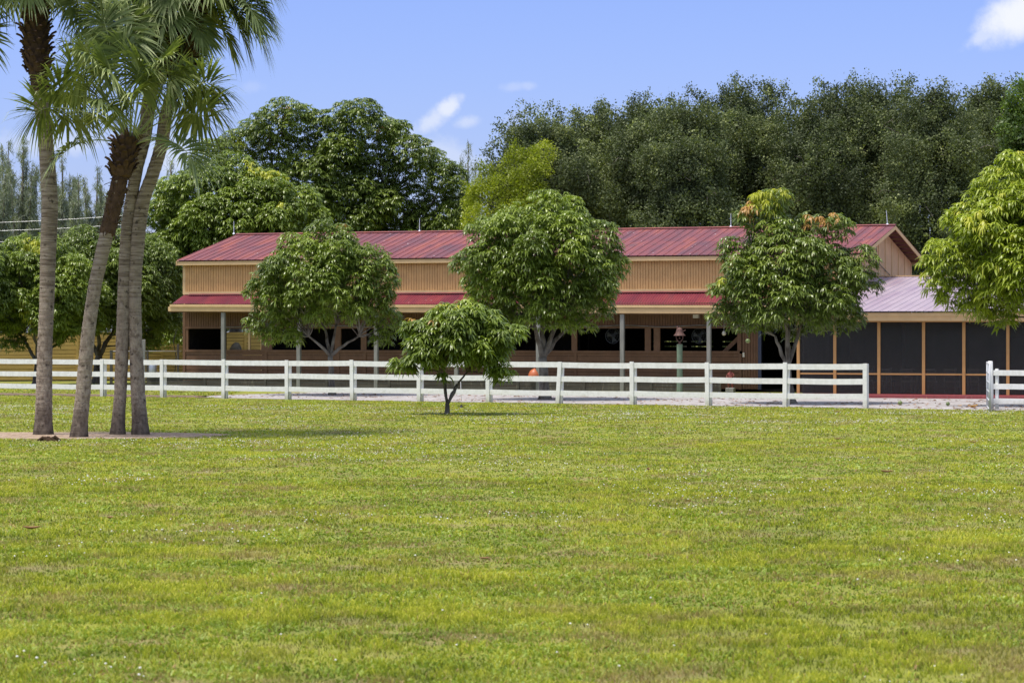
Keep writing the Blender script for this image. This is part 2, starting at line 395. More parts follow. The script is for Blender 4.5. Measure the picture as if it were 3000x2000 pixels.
# cheap value noise for scattering
def vnoise(X, Y, sc, seed):
    g = np.random.RandomState(seed).rand(256, 256); x = X/sc; y = Y/sc
    xi = np.floor(x).astype(int); yi = np.floor(y).astype(int); fx = x-xi; fy = y-yi; fx = fx*fx*(3-2*fx); fy = fy*fy*(3-2*fy)
    a = g[xi % 256, yi % 256]; b = g[(xi+1) % 256, yi % 256]; c = g[xi % 256, (yi+1) % 256]; d = g[(xi+1) % 256, (yi+1) % 256]
    return (a*(1-fx)+b*fx)*(1-fy)+(c*(1-fx)+d*fx)*fy

rs = np.random.RandomState(7)
def scatter(y0, y1, dens, margin=1.1):
    w0, w1 = y0*.1875*margin+3, y1*.1875*margin+3
    n = int(dens*(w0+w1)*(y1-y0)); Y = y0+(y1-y0)*np.sqrt(rs.rand(n)*(1-(w0/w1)**2)+(w0/w1)**2)*1.0
    t = rs.rand(n); Y = np.sqrt(y0**2+(y1**2-y0**2)*t); X = (rs.rand(n)*2-1)*(Y*.1875*margin+3)
    return X, Y
GV, GF3, GF4, GA, GM = [], [], [], [], []; off = 0
for (y0, y1, dens, h, w) in [(16, 24, 2300, .055, .0065), (24, 32, 1500, .055, .008), (32, 45, 850, .05, .010), (45, 62, 380, .042, .014), (62, 103, 170, .042, .02), (103, 128, 60, .05, .03)]:
    X, Y = scatter(y0, y1, dens)
    k = ~inpoly(X, Y, PATH) & ~inpoly(X, Y, BED) & ~inpoly(X, Y, MUL)
    k &= ~((Y > 98) & (X > -11))
    fine = .12 if y0 < 40 else .2
    tuft = vnoise(X, Y, fine, 1)*.42+vnoise(X, Y, fine*2.6, 4)*.3+vnoise(X, Y, 1.5, 2)*.18+vnoise(X, Y, 5, 3)*.1
    tuft = np.clip((tuft-.32)*2.7, 0, 1)
    k &= rs.rand(len(X)) < .22+.78*tuft
    X, Y, tuft = X[k], Y[k], tuft[k]; n = len(X)
    hh = h*(.3+1.05*tuft*(.5+.5*rs.rand(n))+.25*rs.rand(n)); az = rs.rand(n)*2*PI; lean = rs.rand(n)**.7*1.1
    broad = rs.rand(n) < np.clip((vnoise(X, Y, 1.3, 9)*.6+vnoise(X, Y, .4, 19)*.4-.42)*1.6, 0.02, .5)
    ww = w*(.6+.8*rs.rand(n))*np.where(broad, 2.8, 1); hh = np.where(broad, hh*.7, hh); lean = np.where(broad, lean+.5, lean)
    wa = rs.rand(n)*PI
    bx, by = np.cos(wa)*ww/2, np.sin(wa)*ww/2; lx, ly = np.cos(az)*hh*lean, np.sin(az)*hh*lean
    z0 = np.zeros(n)
    P = np.stack([np.stack([X-bx, Y-by, z0], 1), np.stack([X+bx, Y+by, z0], 1),
                  np.stack([X+lx*.4+bx*.9, Y+ly*.4+by*.9, hh*.62], 1), np.stack([X+lx*.4-bx*.9, Y+ly*.4-by*.9, hh*.62], 1),
                  np.stack([X+lx, Y+ly, hh*(.95-.25*lean*.5)], 1)], 1)
    GV.append(P.reshape(-1, 3)); b = off+np.arange(n)*5
    GF4.append(np.stack([b, b+1, b+2, b+3], 1)); GF3.append(np.stack([b+3, b+2, b+4], 1))
    dead = rs.rand(n) < .02+.10*np.clip((vnoise(X, Y, .9, 61)-.6)*3, 0, 1)+.05*(1-tuft); GM.append(np.where(dead, 2, broad.astype(int))); GA.append(np.clip(rs.rand(n)*.55+tuft*.6-.08, 0, 1)); off += n*5
ga = np.concatenate(GA); gmi = np.concatenate(GM)
go = link('grass', mesh_np('grass', np.concatenate(GV), [np.concatenate(GF4), np.concatenate(GF3)], np.concatenate([ga, ga]), [GRASS, CLOV, STRAW], np.concatenate([gmi, gmi])))
tag(go, 'mown green lawn grass covering the open field', 'grass', kind='stuff')

# white clover heads, in drifts
CV, CF = [], []; off = 0
X, Y = scatter(18, 92, 16)
dr = vnoise(X, Y, 3.2, 21)*.6+vnoise(X, Y, .7, 22)*.4
k = (rs.rand(len(X)) < np.clip((dr-.57)*3.6, 0.006, 1)) & ~inpoly(X, Y, BED) & ~inpoly(X, Y, PATH); X, Y = X[k], Y[k]
X2, Y2 = scatter(72, 90, 22); dr = vnoise(X2*.6, Y2*1.2, 2.0, 31)*.6+vnoise(X2, Y2, .7, 32)*.4
k = (rs.rand(len(X2)) < np.clip((dr-.52)*4, 0, 1)) & ~inpoly(X2, Y2, BED) & ~inpoly(X2, Y2, PATH)
X = np.concatenate([X, X2[k]]); Y = np.concatenate([Y, Y2[k]]); n = len(X)
r = .005+.009*rs.rand(n); r = np.where(Y > 60, r*1.1, r); z = .035+.02*rs.rand(n)
o6 = np.array([(1, 0, 0), (0, 1, 0), (-1, 0, 0), (0, -1, 0), (0, 0, .8), (0, 0, -.8)])
P = np.stack([X, Y, z], 1)[:, None, :]+o6[None]*r[:, None, None]
b = np.arange(n)*6; fs = [np.stack([b+i, b+(i+1) % 4, b+4], 1) for i in range(4)]+[np.stack([b+(i+1) % 4, b+i, b+5], 1) for i in range(4)]
CLW = Mat('white_clover').col((.72, .72, .66)).rough(.7).m
tag(link('clover_flowers', mesh_np('clover_flowers', P.reshape(-1, 3), fs, None, [CLW])), 'drifts of tiny white clover flowers in the lawn', 'flowers', kind='stuff')

# ---------------------------------------------------------------- foliage builders
def unit(v): return v/np.maximum(np.linalg.norm(v, axis=-1, keepdims=True), 1e-9)
def lobes_env(rg, c, r, n, lr, flat=.55):
    """lobe centres on a domed envelope; returns (n,4)"""
    out = []
    g = (1+5**.5)/2
    for i in range(n):
        zf = 1-(i+.5)/n*1.8; a = 2*PI*i/g+rg.uniform(-.35, .35); s = math.sqrt(max(0, 1-zf*zf))
        rr = rg.uniform(.62, .86); d = (math.cos(a)*s, math.sin(a)*s, zf)
        out.append((c[0]+d[0]*r[0]*rr, c[1]+d[1]*r[1]*rr, c[2]+d[2]*(r[2] if d[2] > 0 else r[2]*flat)*rr, lr*rg.uniform(.75, 1.2)))
    for i in range(max(2, n//5)):
        out.append((c[0]+rg.uniform(-.35, .35)*r[0], c[1]+rg.uniform(-.35, .35)*r[1], c[2]+rg.uniform(-.2, .5)*r[2], lr*1.15))
    return np.array(out)
def lobe_points(rg, L, dens, c, keepback=.35, inner=.12, fill=.45):
    P, D, S = [], [], []
    for i, (x, y, z, r) in enumerate(L):
        n = int(dens*4*PI*r*r*(1+fill))
        d = unit(rg.normal(size=(n, 3))); rad = r*np.where(rg.rand(n) < fill/(1+fill), rg.uniform(.35, .7, n), 1-.22*rg.rand(n)**2)[:, None]
        p = np.array([x, y, z])+d*rad*np.array([1, 1, .85])
        keep = np.ones(n, bool)
        for j, q in enumerate(L):
            if j != i: keep &= (np.linalg.norm(p-q[:3], axis=1) > q[3]*.80) | (rg.rand(n) < inner)
        keep &= (p[:, 1] < c[1]+keepback*4) | (rg.rand(n) < .35)       # fewer leaves on the far side
        keep &= (d[:, 2] > -.55) | (rg.rand(n) < .4)
        P.append(p[keep]); D.append(d[keep]); S.append(np.full(keep.sum(), i))
    return np.concatenate(P), np.concatenate(D), np.concatenate(S)

def mango_leaves(rg, P, D, nl=9, ln=.24, wd=.05, flush=None):
    """drooping lanceolate leaves in whorls at each twig tip"""
    n = len(P); ax = unit(D*.34+np.array([0, 0, .95])+rg.normal(size=(n, 3))*.16)
    t1 = unit(np.cross(ax, np.array([0.13, .2, .97])+rg.normal(size=(n, 3))*.05)); t2 = np.cross(ax, t1)
    th = (np.arange(nl)/nl*2*PI)[None, :]+rg.rand(n, 1)*6.28+rg.normal(size=(n, nl))*.25
    el = rg.uniform(.0, .6, size=(n, nl))
    d0 = (t1[:, None]*np.cos(th)[..., None]+t2[:, None]*np.sin(th)[..., None])*np.cos(el)[..., None]+ax[:, None]*np.sin(el)[..., None]
    l = ln*rg.uniform(.65, 1.2, size=(n, nl))[..., None]; dr = rg.uniform(.45, .95, size=(n, nl))[..., None]
    if flush is not None: dr = np.where(flush[:, None, None], dr*1.5, dr)
    g = np.array([0, 0, -1.0]); b = P[:, None]+ax[:, None]*.02+d0*0
    side = unit(np.cross(d0, g)+1e-4); w = wd*rg.uniform(.8, 1.2, size=(n, nl))[..., None]/2
    tw = side+unit(np.cross(side, d0))*rg.normal(size=(n, nl, 1))*.3
    def pt(t): return b+d0*l*(t-.28*t*t*dr)+g*l*dr*.8*t**2.1
    Vs = [b]
    for t, f in ((.28, .85), (.58, 1.0), (.84, .62)): q = pt(t); Vs += [q-tw*w*f, q+tw*w*f]
    Vs.append(pt(1.0)); V = np.stack(Vs, 2).reshape(-1, 3)
    k = np.arange(n*nl)*8
    return V, np.stack([k, k+1, k+2], 1), np.stack([k+1, k+3, k+4, k+2], 1), np.stack([k+3, k+5, k+6, k+4], 1), np.stack([k+5, k+7, k+6], 1)

def crown_mango(name, rg, L, c, dens, mat, flush_spots=(), ln=.275, wd=.046, nl=10, fprob=.0, parent=None, org=(0, 0, 0), fmats=(FLUSH_Y, FLUSH_O)):
    P, D, S = lobe_points(rg, L, dens, c)
    n = len(P); kind = np.zeros(n, int)
    for (x, y, z, r, k) in flush_spots:
        kind[(np.linalg.norm(P-np.array([x, y, z]), axis=1) < r) & (rg.rand(n) < .75)] = k
    if fprob: kind[(rg.rand(n) < fprob) & (D[:, 2] > .1)] = 1
    V, a, b, b2, d = mango_leaves(rg, P, D, nl, ln, wd, kind > 0)
    V = V-np.array(org)
    lr = np.clip(np.repeat(rg.rand(n), nl)*.35+np.repeat(np.array([rg.rand() for _ in L])[S], nl)*.35+rg.rand(n*nl)*.3, 0, 1)
    mi = np.repeat(kind, nl)
    me = mesh_np('crown', V, [a, b, b2, d], np.tile(lr, 4), [mat, *fmats], np.tile(mi, 4))
    return link('crown', me, parent)

def bez(p, q, up=.3, n=6, jit=.06):
    p, q = Vector(p), Vector(q); m_ = p.lerp(q, .45)+Vector((0, 0, -(q-p).length*up*.3)) if up < 0 else p.lerp(q, .5)+Vector((0, 0, (q-p).length*up*.25))
    out = []
    for i in range(n+1):
        t = i/n; v = p*(1-t)**2+m_*2*t*(1-t)+q*t*t
        if 0 < i < n: v += Vector([random.uniform(-jit, jit) for _ in range(3)])*min(1, (q-p).length*.5)
        out.append(v)
    return out
def limbs(base, forks, L, r0, mat, parent, org, stems=None, seed=0, twigs=0):
    """trunk from base to the fork, main stems, then limbs to every lobe"""
    random.seed(seed); g = MB(); base = Vector(base); org = Vector(org)
    tips = []
    fork = Vector(forks[0]); tr = bez(base, fork, 0, 6, .03)
    rr = [r0*1.35]+[r0*(1-.25*i/6) for i in range(1, 7)]
    g.tube([p-org for p in tr], rr, 12, jit=.05)
    for s in forks[1:]:
        s = Vector(s); pts = bez(fork-Vector((0, 0, r0*.4)), s, -.25, 6, .05); g.tube([p-org for p in pts], [r0*.55*(1-.5*i/6) for i in range(7)], 9, jit=.05); tips += [pts[3], pts[5], pts[6]]
    for (x, y, z, r) in L:
        q = Vector((x, y, z)); s = min(tips, key=lambda t: (t-q).length+max(0, t.z-q.z)*1.5)
        pts = bez(s, q, .1, 5, .08); k = r0*.13
        g.tube([p-org for p in pts], [k*(1-.8*i/5)+.006 for i in range(6)], 6, cap=False)
    for i in range(twigs):
        q = L[random.randrange(len(L))]; p0 = Vector(q[:3]); d = Vector((random.gauss(0, 1), random.gauss(-.9, .3), random.gauss(.2, .8))).normalized()*random.uniform(.8, 1.25)*q[3]*1.3
        e = Vector((random.gauss(0, .3), 0, random.gauss(0, .3))); g.tube([p0-org, p0+d*.5-org, p0+d-org, p0+d*1.15+e-org], [.03, .022, .016, .006], 4)
    return g.build('trunk', mat, parent, smooth=True)

def mango_tree(name, label, base, fork, stems, c, r, nlobe, lr, dens, mat, seed, bark_=BARK, r0=.14, group='mango trees', flat=.55, extra=(), spots=(), **kw):
    rg = np.random.RandomState(seed); t = empty(name, base); tag(t, label, 'tree', group)
    L = lobes_env(rg, c, r, nlobe, lr, flat)
    if len(extra): L = np.concatenate([L, np.array(extra)])
    crown_mango('crown', rg, L, c, dens, mat, spots, parent=t, org=base, **kw)
    limbs(base, [fork]+list(stems), L, r0, bark_, t, base, seed=seed)
    return t

MG = 'young mango trees planted in front of the barn'
b1 = gp(974, 1157); Z1 = b1[1]
def A(x, y, dz=0, Z=None): return at(x, y, (Z1 if Z is None else Z)+dz)
mango_tree('mango_tree', 'rounded green mango tree before the left half of the barn, trunk behind the fence', b1, A(968, 1040),
    [A(905, 985, -.3), A(985, 950, .2), A(1050, 985, -.4), A(940, 930, .6)], A(945, 845), (2.95, 2.7, 2.4), 66, .62, 16, MANGO, 11, r0=.13, group=MG,
    extra=[(*A(950, 690), .75), (*A(995, 700), .7), (*A(1085, 760), .75), (*A(880, 760), .75), (*A(790, 880), .55), (*A(765, 955), .45), (*A(1130, 930, 0), .6), (*A(830, 960), .55), (*A(1120, 820), .6), (*A(748, 945), .45), (*A(1150, 950), .5), (*A(1120, 985), .45), (*A(795, 985), .45), (*A(860, 985, -.8), .4)],
    spots=[(*A(1000, 640), .38, 2)], flat=.75)
Z2 = gp(1597, 1170)[1]; B = lambda x, y, dz=0: at(x, y, Z2+dz)
mango_tree('mango_tree', 'large dense mango tree before the middle of the barn, forked trunk behind the fence', gp(1597, 1170), B(1590, 1045),
    [B(1560, 940, -.2), B(1640, 930, .1), B(1590, 900, .5), B(1660, 960, .4)], B(1585, 800), (3.05, 2.8, 2.75), 80, .64, 16, MANGO, 12, r0=.2, group=MG,
    extra=[(*B(1600, 610), .8), (*B(1650, 615), .75), (*B(1530, 640), .75), (*B(1760, 700), .8), (*B(1420, 680), .7), (*B(1370, 775), .6), (*B(1790, 780), .65), (*B(1480, 930), .6), (*B(1400, 890), .55), (*B(1750, 900), .6), (*B(1500, 965, -.8), .5), (*B(1560, 930, -1.6), .55), (*B(1640, 940, -1.4), .55), (*B(1700, 950, -.6), .5), (*B(1440, 950), .5), (*B(1600, 900, -2), .6)], flat=.75)
Z3 = gp(2318, 1182)[1]; Cc = lambda x, y, dz=0: at(x, y, Z3+dz)
mango_tree('mango_tree', 'mango tree topped with orange new leaves, beside the doorway at the barn\'s right end', gp(2318, 1182), Cc(2308, 1085),
    [Cc(2272, 985, -.3), Cc(2312, 960, .1), Cc(2352, 940, .2), Cc(2300, 920, -.6)], Cc(2320, 850), (2.75, 2.5, 2.35), 66, .62, 16, MANGO_D, 13, r0=.16, group=MG,
    extra=[(*Cc(2235, 600), .55), (*Cc(2275, 580), .5), (*Cc(2200, 630), .5), (*Cc(2250, 660), .7), (*Cc(2370, 665), .6), (*Cc(2450, 670), .6), (*Cc(2520, 760), .6), (*Cc(2540, 830), .5), (*Cc(2150, 730), .55), (*Cc(2120, 850), .5), (*Cc(2110, 920), .4), (*Cc(2480, 930), .6), (*Cc(2170, 940), .5)],
    spots=[(*Cc(2190, 600, -.3), .45, 2), (*Cc(2215, 575, -.3), .42, 1), (*Cc(2280, 560, -.3), .4, 1), (*Cc(2260, 600, -.5), .35, 1), (*Cc(2380, 640, -.4), .32, 2), (*Cc(2430, 628, -.3), .38, 2), (*Cc(2105, 810, -.3), .3, 1)], flat=.8)
ZS = gp(1310, 1213)[1]; S_ = lambda x, y, dz=0: at(x, y, ZS+dz)
mango_tree('small_mango_tree', 'small low mango tree with twin stems on the lawn in front of the white fence', gp(1310, 1213), S_(1311, 1180),
    [S_(1292, 1090, -.1), S_(1338, 1125, .1), S_(1368, 1090, .2), S_(1290, 1040, .3)], S_(1340, 1005), (1.75, 1.6, 1.15), 36, .38, 25, MANGO, 14, r0=.085, bark_=BARK_D, group=MG, ln=.31, wd=.05,
    extra=[(*S_(1190, 1080, -.2), .26), (*S_(1165, 1065), .2), (*S_(1470, 1095, -.2), .32), (*S_(1300, 1105, -.5), .14), (*S_(1320, 915), .35), (*S_(1400, 920), .35), (*S_(1500, 975), .35), (*S_(1210, 960), .32)],
    spots=[(*S_(1202, 925), .22, 2), (*S_(1240, 915, -.3), .2, 2), (*S_(1320, 885, -.2), .3, 1), (*S_(1270, 940, -.8), .16, 2), (*S_(1460, 912, -.6), .15, 2), (*S_(1430, 890), .18, 2), (*S_(1225, 950, -.8), .16, 2)], flat=.8)
ZR = 89.5; D_ = lambda x, y, dz=0: at(x, y, ZR+dz)
bR = (D_(3075, 1190)[0], ZR, 0)
mango_tree('mango_tree', 'bright yellow-green mango tree cut by the right edge, in front of the mauve porch roof', bR, D_(3070, 1010),
    [D_(2990, 900), D_(3080, 850), D_(3150, 900), D_(2950, 850, -.8)], D_(3050, 760), (3.4, 2.8, 3.3), 64, .72, 15, MANGO_L, 15, r0=.2, group=MG, ln=.32, wd=.05, fprob=.06,
    extra=[(*D_(2880, 590), .6), (*D_(2820, 640), .6), (*D_(2760, 740), .6), (*D_(2745, 820), .5), (*D_(2930, 540), .6), (*D_(2975, 480), .6), (*D_(2790, 870), .5), (*D_(2860, 900), .55), (*D_(2935, 930), .5), (*D_(2740, 770), .45)],
    spots=[(*D_(2860, 640, -2), .6, 1), (*D_(2830, 790, -2), .35, 1)], flat=.7)

# left group
ZL = 128; E_ = lambda x, y, dz=0: at(x, y, ZL+dz)
LG = 'mango trees by the yellow board fence'
mango_tree('mango_tree', 'dark green mango tree between the leaning palms and the left end of the barn', (E_(282, 1122)[0], ZL, 0), E_(290, 1040),
    [E_(260, 990), E_(320, 985), E_(350, 940, 1), E_(285, 940, -1)], E_(345, 860), (3.3, 3, 3.3), 66, .78, 20, MANGO_D, 16, bark_=BARK_D, r0=.22, group=LG, ln=.27,
    extra=[(*E_(490, 800), .8), (*E_(505, 870), .6), (*E_(490, 960), .7), (*E_(440, 1005), .5), (*E_(240, 700), .8), (*E_(200, 740), .8)], flat=.8)
ZL2 = 124; G_ = lambda x, y, dz=0: at(x, y, ZL2+dz)
mango_tree('mango_tree', 'light green mango tree with yellow shoots behind the leftmost palm trunk', (G_(105, 1125)[0], ZL2, 0), G_(110, 1060),
    [G_(60, 980), G_(150, 1010), G_(200, 980, 1), G_(100, 960, -1)], G_(110, 875), (3.0, 3, 3.0), 66, .72, 20, MANGO, 17, bark_=BARK_D, r0=.17, group=LG, ln=.27, fmats=(FLUSH_Y, FLUSH_Y),
    extra=[(*G_(70, 740), .8), (*G_(140, 720), .7), (*G_(40, 1000), .6), (*G_(170, 980), .6)],
    spots=[(*G_(70, 900, -2.4), .35, 1), (*G_(15, 880, -2.4), .4, 1), (*G_(90, 925, -2.4), .3, 1), (*G_(110, 725, -1), .7, 1)], flat=.75)
mango_tree('mango_tree', 'mango tree cut by the left edge of the photo, only its right side in view', (G_(-120, 1125)[0], 121, 0), at(-120, 1040, 121),
    [at(-160, 960, 121), at(-80, 960, 121), at(-100, 900, 122)], at(-120, 850, 121), (2.2, 2.4, 2.6), 36, .8, 20, MANGO, 18, bark_=BARK_D, group=LG, ln=.27)

# big mangoes behind the barn
BG = 'mature mango trees behind the barn'
ZB = 138; H_ = lambda x, y, dz=0: at(x, y, ZB+dz)
mango_tree('mango_tree', 'broad mango tree with lime new shoots just behind the left end of the barn roof', (H_(702, 1110)[0], 136, 0), H_(690, 960),
    [H_(560, 760), H_(690, 700), H_(800, 780), H_(620, 640, 1)], H_(690, 690), (4.6, 4, 4.0), 84, .95, 15, MANGO, 19, bark_=BARK_D, r0=.42, group=BG, ln=.3, wd=.06, fmats=(FLUSH_Y, FLUSH_Y),
    extra=[(*H_(680, 500), 1.2), (*H_(760, 540), 1.1), (*H_(590, 540), 1.1), (*H_(880, 600), 1.0), (*H_(925, 640), .8), (*H_(480, 640), 1.2), (*H_(455, 720), 1.1), (*H_(470, 800, -3), 1.1), (*H_(530, 840, -4), 1.2), (*H_(440, 790, -2), .9), (*H_(470, 900, -3), 1.2), (*H_(600, 830, -3), 1.2), (*H_(520, 980, -4), 1.0), (*H_(860, 700), 1.0)],
    spots=[(*H_(760, 480, -1), .75, 1), (*H_(800, 495, -1), .6, 1), (*H_(830, 575, -3), .6, 1), (*H_(850, 535, -1), .45, 1), (*H_(480, 600, -1), .5, 1)], flat=.9)
ZM = 156; I_ = lambda x, y, dz=0: at(x, y, ZM+dz)
ex = [(x, y) for x, y in [(830, 345), (790, 375), (880, 360), (740, 400), (1010, 345), (1060, 345), (960, 370), (1110, 385), (1160, 400), (930, 420), (690, 430), (630, 450), (600, 480), (1210, 455), (1260, 480), (1310, 520), (1330, 580), (1340, 640), (1000, 440), (860, 440), (1100, 480), (1200, 540), (1050, 560), (900, 500), (1260, 600), (1150, 620), (1000, 620), (1300, 660), (1180, 680), (1080, 690), (800, 450), (1340, 690), (1240, 690), (1225, 640), (1290, 700), (1190, 720)]]
rgx = np.random.RandomState(5)
mango_tree('mango_tree', 'biggest dome-shaped dark mango tree, rising above the barn\'s left half', (I_(950, 1100)[0], ZM, 0), I_(950, 800),
    [I_(800, 560), I_(960, 540), I_(1120, 580), I_(1240, 650), I_(700, 600)], I_(960, 620), (5.8, 4.5, 4.6), 48, 1.1, 11, MANGO_D, 20, bark_=BARK_D, r0=.5, group=BG, ln=.32, wd=.065,
    extra=[(*I_(x, y, rgx.uniform(-2.5, 1)), rgx.uniform(1.05, 1.4)) for x, y in ex], spots=[(*I_(835, 330, -.5), .5, 2), (*I_(690, 425, -1), .5, 1), (*I_(1110, 380, -1), .3, 2), (*I_(1085, 655, -3), .4, 1)], flat=.8)

# ---------------------------------------------------------------- fine-leaved trees (oaks, lime tree)
def leaf_cloud(rg, P, D, per, size, spread, droop=0):
    n = len(P); c = P[:, None]+rg.normal(size=(n, per, 3))*spread
    c = c.reshape(-1, 3); k = len(c); u = unit(rg.normal(size=(k, 3))); v = unit(np.cross(u, rg.normal(size=(k, 3))))
    s = size*rg.uniform(.6, 1.25, size=(k, 1))
    V = np.stack([c-u*s*.5, c+v*s*.28, c+u*s*.5, c-v*s*.28], 1).reshape(-1, 3); b = np.arange(k)*4
    return V, np.stack([b, b+1, b+2, b+3], 1)
def fine_tree(name, label, base, c, r, nlobe, lr, dens, mat, seed, per=9, size=.13, spread=.17, sprigs=40, group=None, flat=.9, extra=(), r0=.25, cat='tree', sprig_len=1.2, twigs=0):
    rg = np.random.RandomState(seed); t = empty(name, base); tag(t, label, cat, group)
    L = lobes_env(rg, c, r, nlobe, lr, flat)
    if len(extra): L = np.concatenate([L, np.array(extra)])
    P, D, S = lobe_points(rg, L, dens, c, keepback=1.5, fill=.15)
    # upright sprigs breaking the outline
    Q = []
    top = L[L[:, 2] > c[2]]; frt = L[L[:, 1] < c[1]+.3]
    for i in range(sprigs):
        q = top[rg.randint(len(top))] if i < sprigs*.45 else frt[rg.randint(len(frt))]
        d = unit(np.array([rg.normal()*.95, rg.normal()*.3-(0 if i < sprigs*.45 else .55), 1.0])); p0 = q[:3]+d*q[3]*.75
        m = 10; tt = rg.rand(m, 1)*rg.uniform(.4, 1.0)*sprig_len
        Q.append(p0+d*tt+rg.normal(size=(m, 3))*.09*(1.3-tt/sprig_len))
    P = np.concatenate([P]+Q) if Q else P
    shade = rg.rand(len(L))
    V, q = leaf_cloud(rg, P, None, per, size, spread)
    sh = np.concatenate([shade[S], np.repeat(rg.rand((len(P)-len(S))//10+1), 10)[:len(P)-len(S)]])
    a = np.clip(np.repeat(sh**1.5, per)*.45+np.repeat(rg.rand(len(P))**2, per)*.5+rg.rand(len(P)*per)*.2, 0, 1)
    link('crown', mesh_np('crown', V-np.array(base), [q], a, [mat]), t)
    stems = [Vector((c[0]+dx*r[0]*.45, c[1], c[2]+dz*r[2])) for dx, dz in ((-.9, 0), (-.2, .4), (.7, .1), (.3, .6))]
    limbs(base, [Vector((base[0], base[1], max(1.5, (c[2]-r[2])*.6)))]+stems, L, r0, BARK, t, base, seed=seed, twigs=twigs)
    return t
OG = 'dark oaks forming the tree line behind the barn'
oaks = [  # x, top y, Z, half-width px, label
 (1590, 372, 150, 130, 'leftmost dark oak of the tree line, rising behind the lime-green tree'),
 (1735, 350, 153, 125, 'dark oak behind the middle mango tree, second from the left in the tree line'),
 (1880, 325, 150, 115, 'dark oak with a ragged tall tip above the red roof, left of the tallest oaks'),
 (2010, 352, 146, 105, 'lower dark oak in the dip of the tree line, above the barn\'s bell post'),
 (2190, 272, 154, 120, 'tall narrow-topped dark oak directly above the orange-tipped mango tree'),
 (2395, 285, 150, 140, 'tall broad dark oak above the right end of the barn ridge'),
 (2565, 280, 153, 130, 'tall dark oak directly above the barn\'s gable peak'),
 (2740, 290, 148, 130, 'thinner dark oak with sky showing through, right of the gable'),
 (2890, 285, 152, 115, 'thin-crowned dark oak at the right end of the tree line, above the bright mango')]
for i, (x, ty, Z, hw, lab) in enumerate(oaks):
    k = Z/F; c = at(x, ty+hw*1.75, Z); rz = hw*1.6*k
    rg = np.random.RandomState(100+i)
    exl = [(*at(x+rg.uniform(-.95, .95)*hw, rg.uniform(ty+hw*1.1, 860 if x > 2300 else 720), Z+rg.uniform(-3.5, -.5)), rg.uniform(.65, 1.15)) for _ in range(46 if x > 2300 else 38)]
    exl += [(*at(x+rg.normal()*.42*hw, ty+rg.uniform(10, 130), Z+rg.uniform(-1, 1)), rg.uniform(.28, .6)) for _ in range(16)]
    fine_tree('oak_tree', lab, (c[0], Z, 0), c, (hw*k*.9, 2.6, rz*.9), 40, .78, 13 if x < 2700 else 8, OAK, 30+i, per=13, size=.15, spread=.17, sprigs=300, group=OG, extra=exl, r0=.35, flat=1.0, sprig_len=1.7, twigs=45)
ZY = 146
fine_tree('lime_tree', 'bright lime-green feathery tree between the big mango and the dark oaks', (at(1500, 1100, ZY)[0], ZY, 0), at(1490, 600, ZY), (2.2, 2, 1.8), 9, .55, 20, YEL, 50, per=10, size=.12, spread=.12, sprigs=40,
    extra=[(*at(x, y, ZY+dz), r) for x, y, dz, r in [(1595, 450, 0, .65), (1560, 470, 0, .5), (1520, 465, 0, .6), (1490, 480, 0, .5), (1550, 510, -1, .6), (1590, 500, -1, .5), (1480, 530, -1, .7), (1430, 505, 0, .5), (1415, 545, -.5, .6), (1450, 570, -1, .6), (1390, 570, 0, .4), (1380, 600, 0, .5), (1400, 640, -1, .8), (1440, 680, -1, .9), (1520, 560, -1, .6), (1500, 620, -1.5, .7), (1550, 590, -1, .6), (1580, 560, -1, .5), (1385, 680, 0, .7), (1420, 730, 0, .9), (1510, 440, 0, .25), (1380, 560, .5, .25)]], r0=.2, sprig_len=.5)
ZG = 118
fine_tree('leafy_tree', 'mid-green leafy tree with loose glossy leaves at the top right corner edge', (at(3060, 1100, ZG)[0], ZG, 0), at(3050, 420, ZG), (1.5, 1.5, 2.6), 22, .5, 26, OAK_G, 51, per=9, size=.17, spread=.15, sprigs=24,
    extra=[(*at(x, y, ZG), r) for x, y, r in [(2995, 260, .35), (2975, 310, .4), (2985, 370, .4), (2960, 420, .35), (2975, 460, .4), (2990, 520, .4), (3005, 560, .4), (2965, 350, .22), (2955, 385, .25)]], r0=.2, sprig_len=.8)

